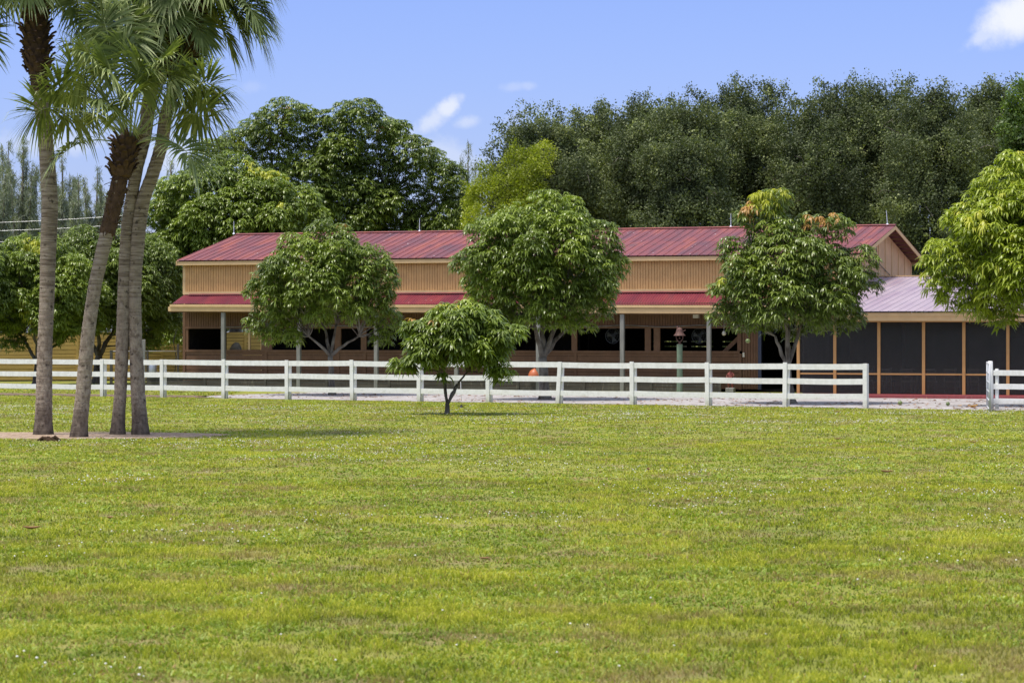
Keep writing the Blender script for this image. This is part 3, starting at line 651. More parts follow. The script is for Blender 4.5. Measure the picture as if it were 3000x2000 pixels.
# ---------------------------------------------------------------- casuarinas
def casuarina(label, x, ty, Z, hw, seed, n=9):
    rg = np.random.RandomState(seed); random.seed(seed); bx = (x-1500)/F*Z; top = EYE-(ty-HZ)/F*Z; k = Z/F
    t = empty('casuarina_tree', (bx, Z, 0)); tag(t, label, 'tree', 'casuarinas on the skyline')
    g = MB(); g.tube([(0, 0, 0), (.1, 0, top*.35), (-.1, 0, top*.7), (0, 0, top*.97)], [.22, .17, .1, .02], 7)
    V, Fq, A_ = [], [], []; off = 0
    leaders = [(0, top, 1)]+[(rg.uniform(-1, 1)*hw*k, top*rg.uniform(.72, .97), rg.uniform(.6, .9)) for _ in range(n)]
    for (lx, lz, s) in leaders:
        z0 = lz*rg.uniform(.35, .5); ly = rg.uniform(-1, 1)
        p = np.array([lx*.35, ly*.3, z0]); q = np.array([lx, ly, lz])
        pts = [p*(1-u)+q*u+np.array([0, 0, -.6*math.sin(u*PI)]) for u in np.linspace(0, 1, 6)]
        g.tube([Vector(a) for a in pts], [.06*(1-i/6)+.012 for i in range(6)], 5, cap=False)
        m = 170; u = rg.rand(m)**.8; c = p+(q-p)*u[:, None]
        rad = (.15+.55*(1-u))*s*rg.rand(m)*1.2; a = rg.rand(m)*6.28
        clump = (np.sin(u*34+lx*9+a)*.5+.5) > .4
        c = c[clump]; rad = rad[clump]; a = a[clump]; m = len(c)
        c[:, 0] += np.cos(a)*rad; c[:, 1] += np.sin(a)*rad
        per = 9; cc = (c[:, None]+rg.normal(size=(m, per, 3))*np.array([.09, .09, .12])).reshape(-1, 3); kk = len(cc)
        d = unit(np.stack([np.repeat(np.cos(a), per)*.5+rg.normal(size=kk)*.2, np.repeat(np.sin(a), per)*.5, rg.uniform(-.9, .8, kk)], 1))
        l = rg.uniform(.18, .42, (kk, 1)); w = np.array([.018, .005, 0])
        V.append(np.stack([cc-w, cc+w, cc+d*l+w*.4, cc+d*l-w*.4], 1).reshape(-1, 3)); b = off+np.arange(kk)*4
        Fq.append(np.stack([b, b+1, b+2, b+3], 1)); A_.append(np.clip(rg.rand(kk)*.6+rg.rand()*.4, 0, 1)); off += kk*4
    link('crown', mesh_np('crown', np.concatenate(V), [np.concatenate(Fq)], np.concatenate(A_), [CAS]), t)
    g.build('trunk', BARK_D, t, smooth=True)
for i, (x, ty, Z, hw, lab) in enumerate([
    (25, 415, 205, 45, 'tall greyish casuarina at the left edge, left of the first palm'),
    (68, 408, 200, 38, 'tall greyish casuarina touching the left side of the first palm trunk'),
    (-15, 480, 195, 40, 'lower casuarina cut by the left edge of the photo'),
    (185, 455, 200, 42, 'tall greyish casuarina just right of the first palm trunk'),
    (232, 520, 195, 32, 'low casuarina halfway between the first and second palms'),
    (285, 495, 205, 42, 'casuarina just left of the second palm\'s brown boots'),
    (130, 500, 210, 40, 'casuarina directly behind the first palm trunk'),
    (340, 540, 195, 30, 'casuarina directly behind the second palm trunk'),
    (500, 470, 190, 45, 'greyish casuarina between the fourth palm and the big mangoes'),
    (1372, 415, 215, 58, 'sparse feathery casuarina alone on the skyline left of the lime-green tree')]):
    casuarina(lab, x, ty, Z, hw, 60+i, 12 if x < 600 else 7)

rg = np.random.RandomState(90)
n = 9000; X = rg.uniform(-48, 52, n); top = 4.5+2.2*vnoise(X+60, X*0, 5, 40)+1.5*vnoise(X+60, X*0, 1.4, 41); Zz = rg.rand(n)**.8*top; P = np.stack([X, 188+rg.uniform(-2.5, 2.5, n)-1.5*vnoise(X+60, Zz+9, 2.2, 42), Zz], 1)
V, q = leaf_cloud(rg, P, None, 8, .34, .28)
tag(link('far_woodland', mesh_np('far_woodland', V, [q], np.clip(np.repeat(vnoise(X+60, Zz+9, 2.2, 42), 8)*.5+rg.rand(len(q))*.3, 0, 1), [OAK])), 'low dark woodland far behind, glimpsed in gaps under the nearer trees', 'woodland', kind='stuff')
# power lines behind the left trees
for j, (xa, ya, xb, yb, w) in enumerate([(-60, 654, 520, 618, 'highest'), (-60, 678, 520, 645, 'middle'), (-60, 711, 520, 675, 'lowest')]):
    Z = 172; g = MB(); a, b = Vector(at(xa, ya, Z)), Vector(at(xb, yb, Z))
    g.tube([a.lerp(b, t)-Vector((0, 0, math.sin(t*PI)*.1)) for t in np.linspace(0, 1, 9)], .009, 5)
    tag(g.build('power_line', WIRE), w+' of the three power lines crossing behind the palms', 'power line', 'power lines')

# ---------------------------------------------------------------- palms
def palm(label, path, rad, crown_at, nf, seed, targets=(), boots=None, fiber=None, up=1.0, seeds=None, reach=1.0, azs=None, yellow=0, elspan=105, Z=65.0):
    random.seed(seed); rg = np.random.RandomState(seed)
    pts = [Vector(at(x, y, Z)) for x, y in path]
    base = Vector((pts[0].x, Z, 0)); pts[0].z = -.05
    t = empty('sabal_palm', base); tag(t, label, 'palm tree', 'sabal palms in the mulch bed')
    # dense path
    dens = []
    import bisect
    ys = [p.z for p in pts]
    n = int((pts[-1].z-pts[0].z)/.045)
    for i in range(n+1):
        z = pts[0].z+(pts[-1].z-pts[0].z)*i/n; k = min(max(bisect.bisect_right(ys, z)-1, 0), len(pts)-2)
        u = (z-ys[k])/(ys[k+1]-ys[k]); p0, p1, p2, p3 = pts[max(k-1, 0)], pts[k], pts[k+1], pts[min(k+2, len(pts)-1)]
        x = .5*((2*p1.x)+(-p0.x+p2.x)*u+(2*p0.x-5*p1.x+4*p2.x-p3.x)*u*u+(-p0.x+3*p1.x-3*p2.x+p3.x)*u**3)
        dens.append(Vector((x, Z, z)))
    V, Fc = [], []; sides = 18; ph = rg.rand()*6
    for i, p in enumerate(dens):
        h = p.z; r = rad*(1+.34*math.exp(-max(h, 0)*3.5)+.05*math.sin(h*1.3+ph)+rg.uniform(-.018, .018)+(.018 if i % 3 == 0 else 0))
        for k in range(sides):
            a = 2*PI*k/sides; rr = r*(1+.03*math.sin(a*3+h*1.1+ph)+.015*rg.normal())
            V.append((p.x-base.x+math.cos(a)*rr, math.sin(a)*rr, h))
    for i in range(len(dens)-1):
        for k in range(sides):
            a0 = i*sides+k; a1 = i*sides+(k+1) % sides; Fc.append((a0, a1, a1+sides, a0+sides))
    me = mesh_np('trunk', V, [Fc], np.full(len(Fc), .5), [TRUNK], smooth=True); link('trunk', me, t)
    def on(z):
        i = int(np.clip((z-dens[0].z)/(dens[-1].z-dens[0].z)*n, 0, n)); return dens[i]-base
    for (sec, nm, cnt) in ((boots, 'leaf_bases', 1), (fiber, 'fibre_band', 1)):
        if not sec: continue
        z0, z1, br = sec; g = MB(); m = int((z1-z0)/.015*(1 if nm == 'leaf_bases' else 1.7))
        zz_ = np.linspace(z0-.05, z1+.05, 12); g.tube([on(z) for z in zz_], [rad*(.9 if (i in (0, 11)) else (1.55 if nm == 'leaf_bases' else 1.14)) for i in range(12)], 14, jit=.04)
        for i in range(m):
            z = z0+(z1-z0)*i/m; a = i*2.399; p = on(z); o = Vector((math.cos(a), math.sin(a), 0))
            if nm == 'leaf_bases':
                l = random.uniform(.18, .34); w = random.uniform(.055, .09); el = random.uniform(.75, 1.2)
                q0 = p+o*rad*1.42; q1 = q0+(o*math.cos(el)+Vector((0, 0, math.sin(el))))*l*.6; q2 = q1+(o*math.cos(el*.5)+Vector((0, 0, math.sin(el*.5))))*l*.4*random.uniform(.4, 1)
                sd = Vector((-o.y, o.x, 0)); nn = len(g.v); th = .018
                for q, ww in ((q0, w*1.2), (q1, w*.85), (q2, w*.55)):
                    nrm = (o*-.6+Vector((0, 0, .8)))*th
                    g.v += [tuple(q-sd*ww), tuple(q+nrm*2), tuple(q+sd*ww), tuple(q-nrm)]
                for s in (0, 4):
                    for k in range(4): g.f.append((nn+s+k, nn+s+(k+1) % 4, nn+s+4+(k+1) % 4, nn+s+4+k)); g.a.append(random.random())
                g.f.append((nn+8, nn+9, nn+10, nn+11)); g.a.append(.5)
            else:
                l = random.uniform(.08, .2); q0 = p+o*rad*1.1; q1 = q0+(o*.35+Vector((random.uniform(-.5, .5), random.uniform(-.5, .5), random.uniform(-.9, .9))))*l
                g.beam(q0, q1, .03, .012)
        g.build(nm, BOOT, t)
    c0 = Vector(at(*crown_at, Z))-base
    tips = 58
    for f in range(nf):
        fr = (f+.5)/nf; az = f*2.399+rg.uniform(-.25, .25)
        el = R(82)-fr**.85*R(elspan)+rg.uniform(-.12, .12)
        if azs and f < len(azs): az, el = azs[f]
        Lp = rg.uniform(.85, 1.25)*reach*(1+.1*fr)
        if f < len(targets):
            tx, ty, tz_ = targets[f]; ty -= 20; ddx = (tx-crown_at[0])*Z/F; ddz = (crown_at[1]-ty)*Z/F; az = math.atan2(tz_, ddx)
            el = math.atan2(ddz+.12, math.hypot(ddx, tz_))+.12; Lp = max(.5, math.sqrt(ddx*ddx+ddz*ddz+tz_*tz_)*.9)
        o = Vector((math.cos(az), math.sin(az), 0))
        d = (o*math.cos(el)+Vector((0, 0, math.sin(el)))).normalized(); p = c0-Vector((0, 0, .25))*fr+o*.1
        g = MB(); pp = [p.copy()]; dd = d.copy(); st = Lp/6; sag = .05+.10*math.cos(max(el, -1.2))
        for i in range(6): p = p+dd*st; pp.append(p.copy()); dd = (dd+Vector((0, 0, -sag))).normalized()
        V, F4, AA = [], [], []
        # petiole
        g.tube(pp, [.026, .02, .017, .015, .014, .013, .012], 5, a=.75, cap=False)
        # costa
        cs = [p.copy()]; cd = [dd.copy()]; CL = .5*reach**.5
        for i in range(8): p = p+dd*CL/8; dd = (dd+Vector((0, 0, -.085))).normalized(); cs.append(p.copy()); cd.append(dd.copy())
        g.tube(cs, [.012*(1-i/9)+.003 for i in range(9)], 4, a=.8, cap=False)
        side0 = Vector((-o.y, o.x, 0)); roll = rg.uniform(-.35, .35) if f >= len(targets) else rg.choice([-1, 1])*rg.uniform(.5, 1.2)
        FR = rg.uniform(.88, 1.08)*reach**.5
        for sgn in (-1, 1):
            for j in range(tips//2+4):
                u = (j+.5)/(tips//2+4); k = min(int(u**.8*8), 8); T = cd[k]; S = side0*sgn
                nrm = T.cross(side0); nrm = nrm*(1 if nrm.z > 0 else -1)
                S = (S*math.cos(roll)+nrm*math.sin(roll)*sgn).normalized()
                ang = R(135)*(1-u)**.85+R(3); s_d = (T*math.cos(ang)+S*math.sin(ang)+nrm*(.28*math.sin(ang))+Vector(rg.normal(size=3))*.05).normalized()
                l = FR*(.72+.28*math.sin(PI*min(1, .25+u*.75)))*rg.uniform(.9, 1.08); dr = rg.uniform(.15, .8)*(.8 if el > .8 else 1.1)
                wv = s_d.cross(nrm).normalized()*.029; b0 = cs[k]; nn = len(V)
                for (tt, wf) in ((0, .3), (.3, 1), (.55, 1.05), (.78, .5), (1, .05)):
                    q = b0+s_d*l*tt*(1-.12*tt*tt*dr)+Vector((0, 0, -1))*l*dr*(max(0, tt-.22)**2.0)
                    w2 = wv*wf; V += [tuple(q-w2), tuple(q+w2)]
                for k2 in range(4):
                    a0 = nn+k2*2; F4.append((a0, a0+1, a0+3, a0+2))
                    AA.append(min(1, max(0, rg.rand()*.5+.35*(k2 > 2)+.15)))
        nn = len(V); V += g.v; F4b = [tuple(nn+i for i in q) for q in g.f]
        me = mesh_np('frond', V, [F4+F4b], AA+g.a, [PALM_Y if f in (yellow or ()) else PALM]); link('frond', me, t)
    return t
palm('straight leftmost palm, thick upright trunk with its brown boots near the top edge', [(126, 1269), (129, 1151), (132, 1013), (138, 876), (141, 738), (145, 610), (142, 540), (133, 402), (118, 270), (108, 150), (103, 0), (100, -100), (98, -160)], .185, (97, -180), 24, 71, targets=[(-60, 75, .2), (-30, 20, -.4), (-70, 130, .3), (225, 10, -.2), (270, 50, .3), (185, -60, .4), (20, -60, -.8)],
     boots=(EYE+(HZ-215)/F*65, EYE+(HZ+150)/F*65, 0), fiber=(EYE+(HZ-260)/F*65, EYE+(HZ-190)/F*65, 0))
palm('leaning palm with the low full crown and a shaggy brown boot collar, second from left', [(230, 1280), (243, 1151), (259.6, 967), (280, 830), (305, 715), (322, 650), (335, 600), (350, 530), (362, 470), (372, 415), (375, 390)], .165, (378, 398), 27, 72, targets=[(165, 300, -.3), (215, 265, -.3), (560, 290, .2), (262, 230, -.7), (245, 165, .2), (300, 110, -.3), (345, 95, .3), (395, 100, -.2), (440, 125, .3), (300, 200, -.9), (350, 235, -1.1), (420, 235, -1.0), (485, 250, -.5), (530, 255, .1), (560, 310, -.3), (505, 180, .3), (335, 300, -.9), (400, 300, -.8), (225, 300, .5), (575, 225, -.4), (310, 150, .9), (420, 170, .9), (365, 180, -.4), (470, 200, -.8), (275, 290, .9)],
     boots=(EYE+(HZ-525)/F*65, EYE+(HZ-415)/F*65, 0), fiber=(EYE+(HZ-690)/F*65, EYE+(HZ-520)/F*65, 0), reach=1.2, elspan=60, Z=63.4)
palm('slim palm third from left, trunk crossing just behind the fourth palm', [(345, 1271), (353, 1151), (360, 967), (365, 830), (371, 692), (379, 625), (402, 491), (424, 402), (437, 290), (458, 214), (474, 150), (488, 70), (496, 0)], .155, (498, -15), 20, 73,
     boots=(EYE+(HZ-240)/F*65, EYE+(HZ-60)/F*65, 0), elspan=88)
palm('rightmost palm, trunk bending to the right high up with fronds over the sky', [(411, 1272), (404, 1151), (397, 967), (395, 830), (404, 692), (417, 594), (446, 513), (473, 424), (487, 335), (509, 268), (535, 200), (552, 120), (560, 60), (566, 0), (570, -40)], .165, (573, -50), 22, 74,
     boots=(EYE+(HZ-235)/F*65, EYE+(HZ+30)/F*65, 0), reach=1.08, elspan=92, azs=[(.1, -.2), (-.2, .15), (.3, -.45), (0.05, .5)])

# ---------------------------------------------------------------- barn
BL = Vector((-14.7, 120, 0)); BD = Vector((28.7, -11, 0)).normalized(); BN = Vector((-BD.y, BD.x, 0)); BROT = math.atan2(BD.y, BD.x)
def bu(x, v):
    r_ = Vector(((x-1500)/F, 1, 0)); Z = (v+BL.dot(BN))/r_.dot(BN); P = r_*Z; return (P-BL).dot(BD), Z
def bz(x, y, v): return EYE-(y-HZ)/F*bu(x, v)[1]
barn = empty('barn', BL, BROT); tag(barn, 'long tan wooden barn with faded red metal roof and open stalls', 'barn')
WV = .22; LEN = 30.74; EH = 5.53; RH = 6.90; RV = 5.8; U0 = .15; U1 = 30.15; VB = 11.35
def grooved(u0, u1, v, z0, z1, gap=.117, gw=.027, gd=.03, thick=.03, big=1.42):
    V = []; nx = []
    u = u0; k = 0
    while u < u1-1e-6:
        e = min(u+gap-gw, u1); nx += [(u, 0), (e, 0)]; k += 1
        w = gw*(2.0 if k % 12 == 0 else 1)
        if e < u1: nx += [(e+.001, gd), (min(e+w-.001, u1), gd)]
        u = e+w
    for (a, d) in nx: V += [(a, v+d, z0), (a, v+d, z1)]
    f = [(2*i, 2*i+2, 2*i+3, 2*i+1) for i in range(len(nx)-1)]
    return V, f
V, f = grooved(U0+.1, U1, WV, 4.18, 5.45)
link('upper_wall', mesh_np('upper_wall', V, [f], np.full(len(f), .3), [TAN]), barn)
g = MB(); g.box(U0, U1, WV-.015, WV+.0, 4.08, 4.2); g.box(U0, U0+.12, WV-.012, WV+.03, 4.2, 5.42)
g.build('wall_trim', TAN_L, barn)
# solid side and rear walls
g = MB()
for a, b, c, d in ((WV+.03, 4.1, 0, 5.5), (7.9, VB, 0, 5.5), (4.1, 7.9, 3.0, 5.5)): g.box(U0+.02, U0+.08, a, b, c, d)
g.build('end_wall', TAN_G, barn)
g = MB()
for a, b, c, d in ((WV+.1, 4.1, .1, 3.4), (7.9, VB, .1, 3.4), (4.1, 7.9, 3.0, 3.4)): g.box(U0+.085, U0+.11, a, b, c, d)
g.build('shade_panel', DARKW, barn)  # near-black sheet over the end wall's inner face, standing in for interior shade
# gable wall with battens
g = MB(); ug = U1
g.v = [(ug, WV+.03, 0), (ug, VB, 0), (ug, VB, EH-.05), (ug, RV, RH-.12), (ug, WV+.03, EH-.05)]; g.f = [(0, 1, 2, 3, 4)]; g.a = [.3]
g.build('gable_wall', TAN_G, barn)
g = MB()
for v in (WV+.1, 1.5, 2.72, 3.94, 5.16, 6.38, 7.6, 8.82, 10.04, VB-.06):
    zt = EH-.1+(RH-EH)*(1-abs(v-RV)/RV) - .1
    g = MB(); g.box(ug, ug+.03, v-.045, v+.045, 3.5, zt); g.build('batten', TAN_L, barn)
g = MB(); g.tube([(ug+.05, 4.55, 6.35), (ug+.05, 4.6, 5.6), (ug+.05, 5.2, 5.25), (ug+.05, 6.6, 4.95), (ug+.05, 7.6, 4.7)], .015, 5)
g.build('cable', CABLE, barn)
# lower front wall: siding above the openings, boards below
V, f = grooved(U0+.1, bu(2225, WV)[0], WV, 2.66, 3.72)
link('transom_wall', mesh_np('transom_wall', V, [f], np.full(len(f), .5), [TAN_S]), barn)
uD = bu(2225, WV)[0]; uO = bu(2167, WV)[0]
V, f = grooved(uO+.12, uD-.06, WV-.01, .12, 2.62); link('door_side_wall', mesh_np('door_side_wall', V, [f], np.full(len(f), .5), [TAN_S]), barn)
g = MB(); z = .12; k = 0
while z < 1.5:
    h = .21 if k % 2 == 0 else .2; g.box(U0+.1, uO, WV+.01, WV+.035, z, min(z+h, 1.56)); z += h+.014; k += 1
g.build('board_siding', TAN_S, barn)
g = MB(); g.box(U0+.1, uO, WV-.035, WV+.05, 1.56, 1.66); g.box(U0+.1, uO+.1, WV-.02, WV+.04, 2.585, 2.665)
for x in (536, 775, 987, 1065, 1682, 2165):
    u = bu(x+4, WV)[0]; g.box(u-.06, u+.06, WV-.03, WV+.0, .1, 1.56)
g.build('window_sill', TAN_S, barn)
for x0, x1 in ((536, 551), (727, 732), (765, 796), (980, 998), (1057, 1073), (1290, 1305), (1674, 1690), (1889, 1906), (1915, 1933), (2160, 2172)):
    g = MB(); g.box(bu(x0, WV)[0], bu(x1, WV)[0], WV+.005, WV+.1, 1.66, 2.585); g.build('stud', TAN_S if x1-x0 > 8 else TAN_L, barn)
g = MB(); a = bu(2120, WV+.3)[0]; b = bu(2175, WV+.3)[0]; g.beam((a, WV+.3, 1.6), (b, WV+.3, 2.35), .05, .16); g.build('brace', TAN_S, barn)
g = MB(); g.box(uD-.05, uD+.08, WV-.03, WV+.12, .1, 3.3); g.build('door_jamb', BLUEJ, barn)
# corner post left
g = MB(); g.box(U0, U0+.13, WV-.02, WV+.12, .1, 3.3); g.build('corner_post', TAN_S, barn)
# interior: floor, loft, rear wall with slits, unseen dark partitions added to keep the openings black
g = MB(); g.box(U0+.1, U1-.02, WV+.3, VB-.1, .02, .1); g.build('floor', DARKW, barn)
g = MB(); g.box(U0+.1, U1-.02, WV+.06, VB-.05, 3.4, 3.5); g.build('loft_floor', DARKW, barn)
g = MB(); vb = VB
oa, ob = bu(668, vb)[0], bu(772, vb)[0]
def rear(u0, u1, slit):
    if not slit: g.box(u0, u1, vb, vb+.05, 0, 5.4); return
    g.box(u0, u1, vb, vb+.05, 0, 1.545)
    for z in (1.57, 1.795, 2.02): g.box(u0, u1, vb, vb+.05, z, z+.20)
    g.box(u0, u1, vb, vb+.05, 2.22, 5.4)
prev = U0+.1
for a, b in ((1200, 1235), (1785, 1828), (1868, 1880), (1912, 1918), (1945, 1985), (2000, 2012), (2024, 2070), (2076, 2090), (2116, 2145), (2300, 2330)):
    a, b = bu(a, vb)[0], bu(b, vb)[0]; rear(prev, a, False); rear(a, b, True); prev = b
rear(prev, U1, False)
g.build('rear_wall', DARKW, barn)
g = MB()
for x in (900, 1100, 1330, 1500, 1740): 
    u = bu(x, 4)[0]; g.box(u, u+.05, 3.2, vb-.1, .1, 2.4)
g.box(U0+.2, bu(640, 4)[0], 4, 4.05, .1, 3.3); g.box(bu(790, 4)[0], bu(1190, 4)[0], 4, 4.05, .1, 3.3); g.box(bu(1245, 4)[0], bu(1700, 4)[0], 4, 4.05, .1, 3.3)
g.build('darkening_partition', DARKW, barn)
# main roof
def ribbed(name, u0, u1, v0, z0, v1, z1, mat, parent, sp=.38, rw=.034, rh=.022, rows=9, lap=None, thick=.0):
    us = []; hs = []; pid = []
    u = u0; k = 0
    while u < u1:
        for du, h in ((0, 0), (.012, rh), (rw-.012, rh), (rw, 0)):
            us.append(min(u+du, u1)); hs.append(h); pid.append(k)
        u += sp; k += 1
        us.append(min(u-sp*.5, u1)); hs.append(.004); pid.append(k)
    us.append(u1); hs.append(0); pid.append(k)
    rg = np.random.RandomState(len(us)); n = len(us); pr = rg.rand(k+2)
    L2 = math.hypot(v1-v0, z1-z0); nv, nz = -(z1-z0)/L2*(1 if v1 > v0 else -1), abs(v1-v0)/L2
    V, ff, A_ = [], [], []
    ts = np.linspace(0, 1, rows)
    for i, t in enumerate(ts):
        for j in range(n):
            lift = hs[j]+(.012 if lap and t < lap else 0)+rg.uniform(-.002, .002)
            V.append((us[j], v0+(v1-v0)*t+nv*lift, z0+(z1-z0)*t+nz*lift))
    for i in range(rows-1):
        for j in range(n-1): ff.append((i*n+j, i*n+j+1, (i+1)*n+j+1, (i+1)*n+j)); A_.append(pr[pid[j]] if ts[i] < .5 else pr[-pid[j]-1])
    if v1 < v0: ff = [q[::-1] for q in ff]
    # closed underside
    b = len(V); V += [(u0, v0, z0-.03), (u1, v0, z0-.03), (u1, v1, z1-.03), (u0, v1, z1-.03)]; ff.append((b+3, b+2, b+1, b)); A_.append(.2)
    return link(name, mesh_np(name, V, [ff], A_, [mat]), parent)
ribbed('roof', -.02, LEN, -.06, EH+.03, RV, RH, ROOF, barn, lap=.5)
ribbed('roof', -.02, LEN, 2*RV+.06, EH+.03, RV, RH, ROOF, barn, lap=.5)
g = MB(); a = .16
g.hexa([(-.02, RV-a, RH+.005), (LEN, RV-a, RH+.005), (LEN, RV+a, RH+.005), (-.02, RV+a, RH+.005), (-.02, RV-.02, RH+.055), (LEN, RV-.02, RH+.055), (LEN, RV+.02, RH+.055), (-.02, RV+.02, RH+.055)])
g.build('ridge_cap', ROOF, barn)
g = MB(); g.box(-.0, LEN-.03, -.03, .01, EH-.17, EH-.005)
g.box(-.0, LEN-.03, 2*RV-.01, 2*RV+.03, EH-.17, EH-.005); g.build('fascia', TAN_L, barn)
for u in (LEN-.0, -.03):
    for s in (-1, 1):
        v0 = RV+s*(RV+.03); P = []; g = MB()
        for (uu) in (u-.035, u):
            P += [(uu, v0, EH-.18), (uu, RV, RH-.17), (uu, RV, RH-.02), (uu, v0, EH+.0)]
        g.v += P
        for q in ((0,1,2,3),(7,6,5,4),(0,4,5,1),(1,5,6,2),(2,6,7,3),(3,7,4,0)): g.f.append(q); g.a.append(.4)
        g.build('barge_board', TAN_L, barn)
g = MB()
for s in (-1, 1):
    for k in range(9):
        v = RV+s*(.5+k*.62); z = RH-(RH-EH)*abs(v-RV)/RV-.09; g = MB(); g.box(U1, LEN-.04, v-.03, v+.03, z-.05, z+.02); g.build('purlin', BROWNW, barn)
g = MB(); g.box(-.0, U1, 0, WV, EH-.16, EH-.14); g.build('soffit', BROWNW, barn)
for x in (685, 1229, 2141, 2600):
    u = bu(x, RV)[0]; g = MB(); g.tube([(u, RV, RH), (u+(-.05 if x > 2500 else 0), RV, RH+.62)], [.02, .011], 5); g.lathe((u, RV, RH+.03), [(.07, 0), (.05, .04), (.015, .06)], 8)
    g.build('lightning_rod', WIRE, barn)
# lower corrugated roof
PV = -.88; PE = bu(503, PV)[0]; PU1 = 30.6
def ez(u): return 3.66-.005*(u-PE)
def corr(name, u0, u1, v0, v1, mat, parent):
    n = int((u1-u0)/.0165); us = np.linspace(u0, u1, n+1); ph = us/.11*2*PI; h = .014*np.sin(ph)
    ez_ = 3.66-.005*(us-u0); rows = 5; V = []
    for i in range(rows):
        t = i/(rows-1); z = ez_*(1-t)+4.06*t; V.append(np.stack([us, np.full(n+1, v0+(v1-v0)*t), z+h+.008*np.sin(us*1.7+t*3)], 1))
    V = np.concatenate(V); b = np.arange(n); ff = np.concatenate([np.stack([i*(n+1)+b, i*(n+1)+b+1, (i+1)*(n+1)+b+1, (i+1)*(n+1)+b], 1) for i in range(rows-1)])
    rg = np.random.RandomState(2); pr = rg.rand(100); A_ = np.tile(pr[((us[:-1]-u0)/.66).astype(int)], rows-1)
    return link(name, mesh_np(name, V, [ff], A_, [mat], smooth=True), parent)
corr('porch_roof', PE, PU1, PV, WV+.0, ROOF2, barn)
g = MB(); g.hexa([(PE+.3, WV-.14, 4.055), (PU1, WV-.14, 4.055), (PU1, WV-.02, 4.10), (PE+.3, WV-.02, 4.10), (PE+.3, WV-.14, 4.07), (PU1, WV-.14, 4.07), (PU1, WV-.02, 4.115), (PE+.3, WV-.02, 4.115)])
g.build('flashing', ROOF, barn)
g = MB()
u0 = bu(491, PV)[0]; u1 = 30.0
def sl_box(g, u0, u1, v0, v1, top, bot, dt=-.005):
    d = dt*(u1-u0); g.hexa([(u0, v0, bot), (u1, v0, bot+d), (u1, v1, bot+d), (u0, v1, bot), (u0, v0, top), (u1, v0, top+d), (u1, v1, top+d), (u0, v1, top)])
sl_box(g, u0+.1, u1, PV+.0, PV+.04, 3.64, 3.53); sl_box(g, u0, u1, PV+.045, PV+.10, 3.54, 3.345, -.0065)
g.build('porch_fascia', TAN_L, barn)
g = MB(); sl_box(g, u0, u1, PV+.11, PV+.25, 3.40, 3.30, -.0065); g.build('porch_beam', BROWNW, barn)
g = MB(); g.box(u0+.3, u1, PV+.1, WV-.0, 3.60, 3.62); g.build('porch_ceiling', BROWNW, barn)
PPX = (654, 875, 1102, 1337, 1577, 1823, 2077)
for x in PPX:
    u = bu(x, PV+.18)[0]; g = MB(); w = .085; g.box(u-w, u+w, PV+.12, PV+.28, 0, 3.33-.0065*(u-u0)); g.build('porch_post', GREYW, barn, bevel=.012)
# low plank wall between the porch posts
g = MB(); ua, ub = bu(425, PV)[0], bu(2110, PV)[0]; n = 9
for i in range(n):
    a = ua+(ub-ua)*i/n; b = ua+(ub-ua)*(i+1)/n-.02
    for k, (z0, z1) in enumerate(((.02, .2), (.21, .34), (.35, .50))):
        g.box(a, b, PV+.14+random.uniform(-.01, .01), PV+.19, z0, z1-random.uniform(0, .015))
    g.box(b-.1, b+.02, PV+.11, PV+.14, .0, .47)
g.box(ua, ub, PV+.10, PV+.34, .50, .535)
g.build('plank_kerb', OLDW, barn)
g = MB(); g.box(bu(2030, PV+.6)[0], bu(2046, PV+.6)[0], PV+.6, PV+.8, 3.0, 3.3); g.build('porch_light', CREAM, barn)
g = MB(); u = bu(2179, WV-.04)[0]; g.box(u-.04, u+.04, WV-.09, WV-.03, 1.42, 1.6); g.build('switch_box', CREAM, barn)
g = MB(); pts = [(u, WV-.05, 2.68+.035*math.sin(u*1.9)) for u in np.linspace(2, uO-.5, 40)]; g.tube(pts, .014, 5); g.build('conduit', GREYW, barn)

# hidden-in-the-dark fans behind the openings
def fan(px, py, label):
    v = WV+.5; u, Z = bu(px, v); z = bz(px, py, v); r_ = 22/F*Z
    wp = BL+BD*u+BN*v; o = empty('stall_fan', (wp.x, wp.y, z), BROT); tag(o, label, 'fan', 'round fans hung in the barn openings')
    g = MB(); ring = [(r_*math.cos(t), 0, r_*math.sin(t)) for t in np.linspace(0, 2*PI, 25)]; g.tube(ring, .014, 5, cap=False)
    for q in (.35, .68): g.tube([(r_*q*math.cos(t), -.03, r_*q*math.sin(t)) for t in np.linspace(0, 2*PI, 20)], .005, 4, cap=False)
    for k in range(16):
        t = k*PI/8; g.beam((.04*math.cos(t), -.04, .04*math.sin(t)), (r_*math.cos(t), 0, r_*math.sin(t)), .006, .006)
    g.build('fan_guard', FANM, o)
    g = MB()
    for k in range(3):
        t = k*2*PI/3+.4; c, s = math.cos(t), math.sin(t); c2, s2 = math.cos(t+.8), math.sin(t+.8)
        g.hexa([(.04*c, .0, .04*s), (r_*.88*c, -.02, r_*.88*s), (r_*.85*c2, .05, r_*.85*s2), (.04*c2, .02, .04*s2), (.04*c, .006, .04*s), (r_*.88*c, -.014, r_*.88*s), (r_*.85*c2, .056, r_*.85*s2), (.04*c2, .026, .04*s2)])
    g.build('fan_blades', FANM, o)
    g = MB(); g.lathe((0, .2, 0), [(.0, 0), (.07, 0), (.07, .2), (.02, .24)], 12, ax=(0, -1, 0)); g.build('motor', FANM, o)
    g = MB(); g.tube([(-.2, .1, 0), (-.25, .1, r_+.2)], .006, 4); g.tube([(.2, .1, 0), (.25, .1, r_+.2)], .006, 4); g.build('hanger', FANM, o)
fan(1795, 984, 'round caged fan in the opening left of the bell post'); fan(2048, 984, 'round caged fan in the opening right of the bell post')

